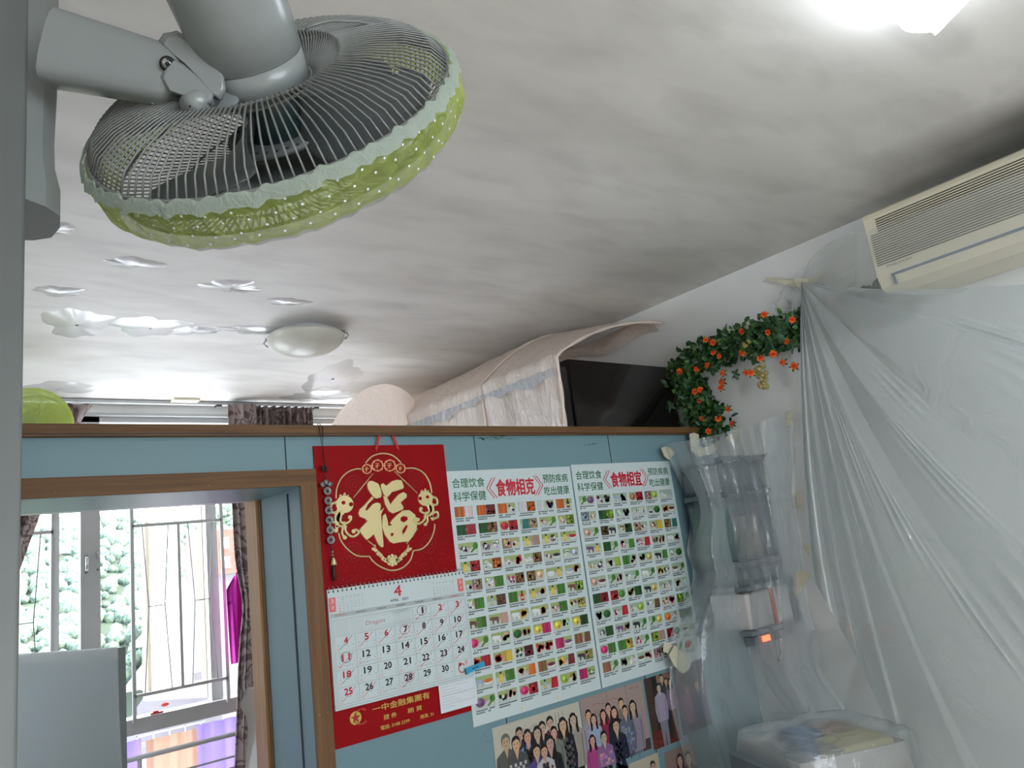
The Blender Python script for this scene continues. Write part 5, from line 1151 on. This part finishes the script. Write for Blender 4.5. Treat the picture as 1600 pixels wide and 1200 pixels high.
MB().tube([(q[0] + .05, 1.75, q[2] - .016), (q[0] + .055, 1.745, q[2] - .07), (q[0] + .08, 1.745, q[2] - .09), (q[0] + .105, 1.745, q[2] - .07), (q[0] + .11, 1.75, q[2] - .016)], .004, 6).build('cable', 'bag_white', sw)

# =================================================================== PLASTIC SHEETS ON THE RIGHT
def bez(p0, p1, p2_, t_): return tuple((1 - t_) ** 2 * p0[i] + 2 * t_ * (1 - t_) * p1[i] + t_ ** 2 * p2_[i] for i in range(len(p0)))
TP = (1252, 440)
# each ray: control pixel, end pixel, stand-off from the wall at the end
rays = [((1245, 640), (1268, 900), .06), ((1262, 700), (1345, 1040), .10), ((1290, 720), (1430, 1230), .30), ((1300, 770), (1560, 1300), .50), ((1330, 770), (1720, 1200), .60), ((1360, 700), (1800, 1000), .60),
        ((1390, 600), (1800, 800), .50), ((1430, 500), (1800, 600), .38), ((1400, 468), (1760, 430), .24)]
def drapeR(u, v):
    k = u * (len(rays) - 1); i = min(int(k), len(rays) - 2); f_ = k - i; f_ = f_ * f_ * (3 - 2 * f_) * .5 + f_ * .5
    A, B = rays[i], rays[i + 1]
    c = [A[0][j] * (1 - f_) + B[0][j] * f_ for j in (0, 1)]; e = [A[1][j] * (1 - f_) + B[1][j] * f_ for j in (0, 1)]; off = A[2] * (1 - f_) + B[2] * f_
    x, y = bez(TP, c, e, v)
    st = .035 + .05 * min(1, v / .06) + off * v ** 1.3
    fold = abs(math.sin(u ** .6 * 8.2 * PI + 1.1 * math.sin(2.2 * v))) ** .8 * (.008 + .022 * v * (1.2 - u)) * (1 if v > .02 else v / .02)
    fold += .008 * v * math.sin(u * 31 + 3 * v) + .0012 * math.sin(u * 90 + 6 * v) * v
    for u0, v0, su, sv, fr, am in ((.42, .36, .02, .10, 210, .006), (.47, .50, .03, .08, 170, .007), (.62, .55, .03, .10, 190, .008), (.30, .45, .015, .12, 230, .006), (.90, .66, .03, .12, 130, .010), (.84, .74, .03, .10, 140, .010), (.56, .80, .04, .08, 120, .014), (.50, .72, .02, .10, 150, .010), (.70, .42, .02, .07, 180, .006)):
        fold += am * math.exp(-((u - u0) / su) ** 2 - ((v - v0) / sv) ** 2) * (1 - abs(math.sin(fr * u + 9 * v))) * 1.4
    if u > .93: fold *= (1 - u) / .07
    return tuple(onX(x, y, XW - .012 - st - fold))
tag(MB().grid(drapeR, 520, 90).build('plastic_sheet', 'poly_drape'), 'large milky plastic sheet fanning down from its taped corner across the right wall', 'plastic sheet', 'plastic dust sheets')
# sheet over the air conditioner's lower half
up = curve([(1238, 438), (1275, 395), (1318, 366), (1350, 362), (1410, 340), (1500, 307), (1620, 258), (1700, 225)], 10)
lo = curve([(1250, 446), (1290, 452), (1335, 455), (1390, 458), (1450, 460), (1520, 458), (1640, 452), (1720, 450)], 10)
def acs(u, v):
    k = min(int(u * (len(up) - 1)), len(up) - 2); f_ = u * (len(up) - 1) - k
    a = [up[k][j] * (1 - f_) + up[k + 1][j] * f_ for j in (0, 1)]; b = [lo[k][j] * (1 - f_) + lo[k + 1][j] * f_ for j in (0, 1)]
    x, y = a[0] * (1 - v) + b[0] * v, a[1] * (1 - v) + b[1] * v
    X_ = XW - .015 - .215 * min(1, max(0, (x - 1255) / 85.)) ** .8 - .006 * math.sin(9 * v + 20 * u)
    return tuple(onX(x, y, X_))
tag(MB().grid(acs, 90, 16).build('plastic_sheet', 'poly_ac'), 'thin plastic sheet drawn over the lower half of the air conditioner', 'plastic sheet', 'plastic dust sheets')
# sheet behind the tape, left of the drape (gathered knot of plastic on the wall)
def knot(u, v): 
    c = onX(1232, 470, XW - .02); a = 2 * PI * u; r = .085 * v * (1 + .12 * math.sin(5 * a)); return (XW - .012 - .035 * math.sin(PI * v) - .004 * math.sin(23 * a), c[1] - r * math.cos(a) * .8, c[2] - .02 + r * math.sin(a))
tag(MB().grid(knot, 60, 12).build('plastic_sheet', 'poly_ac'), 'small puffed pocket of plastic just left of the upper taped corner', 'plastic sheet', 'plastic dust sheets')
# sheet over the box stack: edge points left and right, from top to bottom
Ls = curve([(1036, 694), (1058, 745), (1078, 800), (1074, 860), (1082, 905), (1050, 985), (1046, 1050), (1050, 1110), (1075, 1205)], 8)
Rs = curve([(1238, 640), (1242, 720), (1246, 800), (1256, 870), (1258, 912), (1276, 990), (1290, 1060), (1330, 1120), (1370, 1220)], 8)
def pk(x, y, frac):        # sheet stands off both walls: partition plane at its left edge, right wall at its right edge
    r = ray(x, y); a = r * (D - .02) / r[1]; b = r * (XW - .03) / r[0]
    s_ = min(a[1] / r[1], b[0] / r[0]); front = 2.44 / r[0]; side_ = 1.69 / r[1]
    e = min(1, max(0, frac / .22)) * min(1, max(0, (1 - frac) / .25)); e = e * e * (3 - 2 * e)
    s2 = min(s_, max(front, min(side_, s_)) if True else s_); s2 = max(min(side_, s_), 0) if side_ < s_ else s_
    return r * (s_ * (1 - e) + min(s_, s_ * .90) * e)
def boxs(u, v):
    k = min(int(v * (len(Ls) - 1)), len(Ls) - 2); f_ = v * (len(Ls) - 1) - k
    a = [Ls[k][j] * (1 - f_) + Ls[k + 1][j] * f_ for j in (0, 1)]; b = [Rs[k][j] * (1 - f_) + Rs[k + 1][j] * f_ for j in (0, 1)]
    x = a[0] * (1 - u) + b[0] * u; y = a[1] * (1 - u) + b[1] * u + (8 * math.sin(PI * u) if v < .1 else 0)
    p_ = pk(x, y, u); n_ = .0035 * math.sin(17 * u + 4 * v + 3 * math.sin(5 * v)) + .0012 * math.sin(41 * u + 14 * v) + .002 * math.sin(23 * v + 9 * u) + .0010 * math.sin(80 * u * (1 - .5 * v))
    return tuple(p_ * (1 - n_))
tag(MB().grid(boxs, 120, 140).build('plastic_sheet', 'poly_clear'), 'clear wrinkled plastic sheet taped over the corner stack of boxes', 'plastic sheet', 'plastic dust sheets')
# lower wall sheet right of the stack
def low(u, v):
    x = 1262 + 190 * u + 60 * v * u; y = 985 + 260 * v - 10 * u; q = onX(x, y, XW - .03 - .04 * abs(math.sin(7 * u + 3 * v)) - .02 * math.sin(15 * v + 5 * u)); return tuple(q)
tag(MB().grid(low, 40, 40).build('plastic_sheet', 'poly_ac'), 'creased lower plastic sheet on the wall between the box stack and the big drape', 'plastic sheet', 'plastic dust sheets')
# wrapped parcel at the bottom of the picture
bz = -.66
q1 = onZ(1308, 1108, bz); q2 = onZ(1200, 1130, bz); q3 = onZ(1120, 1190, bz)
e1 = Vector(q2 - q1); e1.z = 0; L1 = e1.length; e1.normalize(); e2 = Vector((-e1.y, e1.x, 0)); 
if e2.y > 0: e2 = -e2
PB = frame(Vector(q1), e1, e2, (0, 0, 1))
pc = thing('cardboard_box', 'cardboard box of odds and ends under plastic at the bottom of the picture', 'box', (q1[0], q1[1], zf))
m = MB(); m.box((0.01, .01, -.32), (L1 + .12, .016, -.03), 0, PB); m.box((0.01, .34, -.32), (L1 + .12, .346, -.03), 0, PB); m.box((0.01, .01, -.32), (.016, .346, -.03), 0, PB); m.box((L1 + .114, .01, -.32), (L1 + .12, .346, -.03), 0, PB); m.box((0.01, .01, -.325), (L1 + .12, .346, -.32), 0, PB); m.build('tray', 'carton', pc)
for a, b, mt, nm, lab in (((.03, .03, -.31), (.15, .14, -.022), 'brown_box', 'small_carton', 'brown carton in the wrapped box at the bottom right'), ((.17, .03, -.31), (.25, .14, -.015), 'blue_box', 'packet', 'blue packet in the wrapped box, beside the brown carton'), ((.03, .16, -.31), (.20, .30, -.028), 'yellow_box', 'tissue_box', 'yellow box in the wrapped box near its front corner'), ((.28, .05, -.31), (.45, .30, -.05), 'box_grey', 'tin', 'grey blue tin deep in the wrapped box on its left side')):
    m = MB(); m.box(a, b, 0, PB); tag(m.build(nm, mt), lab, 'box')
st = thing('side_table', 'table under the wrapped cardboard box', 'table', (q1[0], q1[1], zf))
m = MB(); m.box((-.06, -.05, -.36), (L1 + .30, .50, -.33), 0, PB); m.build('tabletop', 'wood_cab', st)
for a, b in ((-.02, -.02), (L1 + .24, -.02), (-.02, .44), (L1 + .24, .44)): m = MB(); m.box((a, b, zf - bz), (a + .04, b + .04, -.36), 0, PB); m.build('leg', 'wood_cab', st)
def hood(u, v):
    """closed loop around the box, draped down"""
    a = 2 * PI * u; cx_, cy_ = (L1 + .12) / 2, .18; hx_, hy_ = cx_ + .01, .19
    c, s_ = math.cos(a), math.sin(a); q = (abs(c) ** 5 + abs(s_) ** 5) ** (-1 / 5)
    if v < .45: k = v / .45; return tuple(PB @ Vector((cx_ + hx_ * q * c * k, cy_ + hy_ * q * s_ * k, .0 - .012 * (1 - k) * 1 + .006 * math.sin(9 * a) * k + .004 * math.sin(14 * k + 3 * a) - .018 * (1 - math.cos(k * 2)) * 0)))
    k = (v - .45) / .55; fl = 1 + .38 * k + .05 * k * math.sin(7 * a)
    return tuple(PB @ Vector((cx_ + (hx_ + .01) * q * c * fl, cy_ + (hy_ + .01) * q * s_ * fl, -.40 * k + .01 * math.sin(11 * a) * k)))
tag(MB().grid(hood, 120, 60).build('plastic_sheet', 'poly_clear'), 'crumpled clear plastic draped over the cardboard box at the bottom', 'plastic sheet', 'plastic dust sheets')

# masking tape
def tape(pts, plane, label, ins=None):
    P = []
    for x, y in pts:
        P.append(onX(x, y, plane[1]) if plane[0] == 'X' else onY(x, y, plane[1]))
    n_ = len(P); m = MB(); m.add([tuple(p_) for p_ in P], [tuple(range(n_))]); o = m.build('masking_tape', 'tape'); so = o.modifiers.new('s', 'SOLIDIFY'); so.thickness = .0012; so.offset = 0
    tag(o, label, 'tape', 'pieces of masking tape')
TX = ('X', XW - .045)
tape([(1195, 433), (1218, 436), (1245, 440), (1244, 450), (1215, 441), (1196, 437)], ('X', XW - .02), 'narrow cream tape strip at the upper taped corner, its left half')
tape([(1240, 436), (1262, 434), (1278, 428), (1284, 418), (1283, 434), (1270, 444), (1254, 452), (1246, 449)], ('X', XW - .05), 'cream tape piece pinching the upper corner of the big plastic sheet')
tape([(1033, 700), (1042, 697), (1056, 706), (1045, 718), (1038, 713)], ('Y', D - .03), 'square tape piece above the right poster corner')
tape([(1077, 678), (1084, 676), (1092, 679), (1092, 698), (1100, 700), (1120, 690), (1138, 683), (1140, 690), (1110, 710), (1092, 714), (1080, 704)], ('Y', D - .035), 'curled loop of tape under the end of the wooden rail')
tape([(1132, 684), (1158, 668), (1155, 690), (1142, 696)], ('X', 2.70), 'tape piece on the wall just under the lowest orange flower')
tape([(1218, 650), (1240, 641), (1236, 662), (1226, 668)], TX, 'triangular tape piece on the wall under the garland')
tape([(1238, 772), (1252, 770), (1252, 796), (1238, 794)], TX, 'square tape piece at the right side of the box sheet')
tape([(1252, 852), (1262, 850), (1290, 890), (1296, 905), (1282, 898), (1265, 870)], ('X', XW - .09), 'long slanting tape strip seen through the big plastic sheet')
tape([(1240, 897), (1252, 890), (1268, 898), (1256, 914), (1243, 936), (1238, 920)], ('X', XW - .10), 'crooked tape piece tying the box sheet to the wall')
tape([(1054, 1008), (1068, 1020), (1080, 1035), (1076, 1046), (1066, 1053), (1053, 1040), (1045, 1024)], ('Y', D - .05), 'tape square holding the box sheet beside the corridor photo')
tape([(1037, 1005), (1048, 1003), (1050, 1012), (1045, 1022), (1036, 1018)], ('Y', D - .03), 'small tape piece on the lower right corner of the right poster')
tape([(815, 1104), (819, 1103), (820, 1110), (816, 1111)], ('Y', D - .004), 'tiny tape bit on the left poster bottom, left one')
tape([(871, 1088), (875, 1087), (876, 1093), (872, 1094)], ('Y', D - .004), 'tiny tape bit on the left poster bottom, right one')
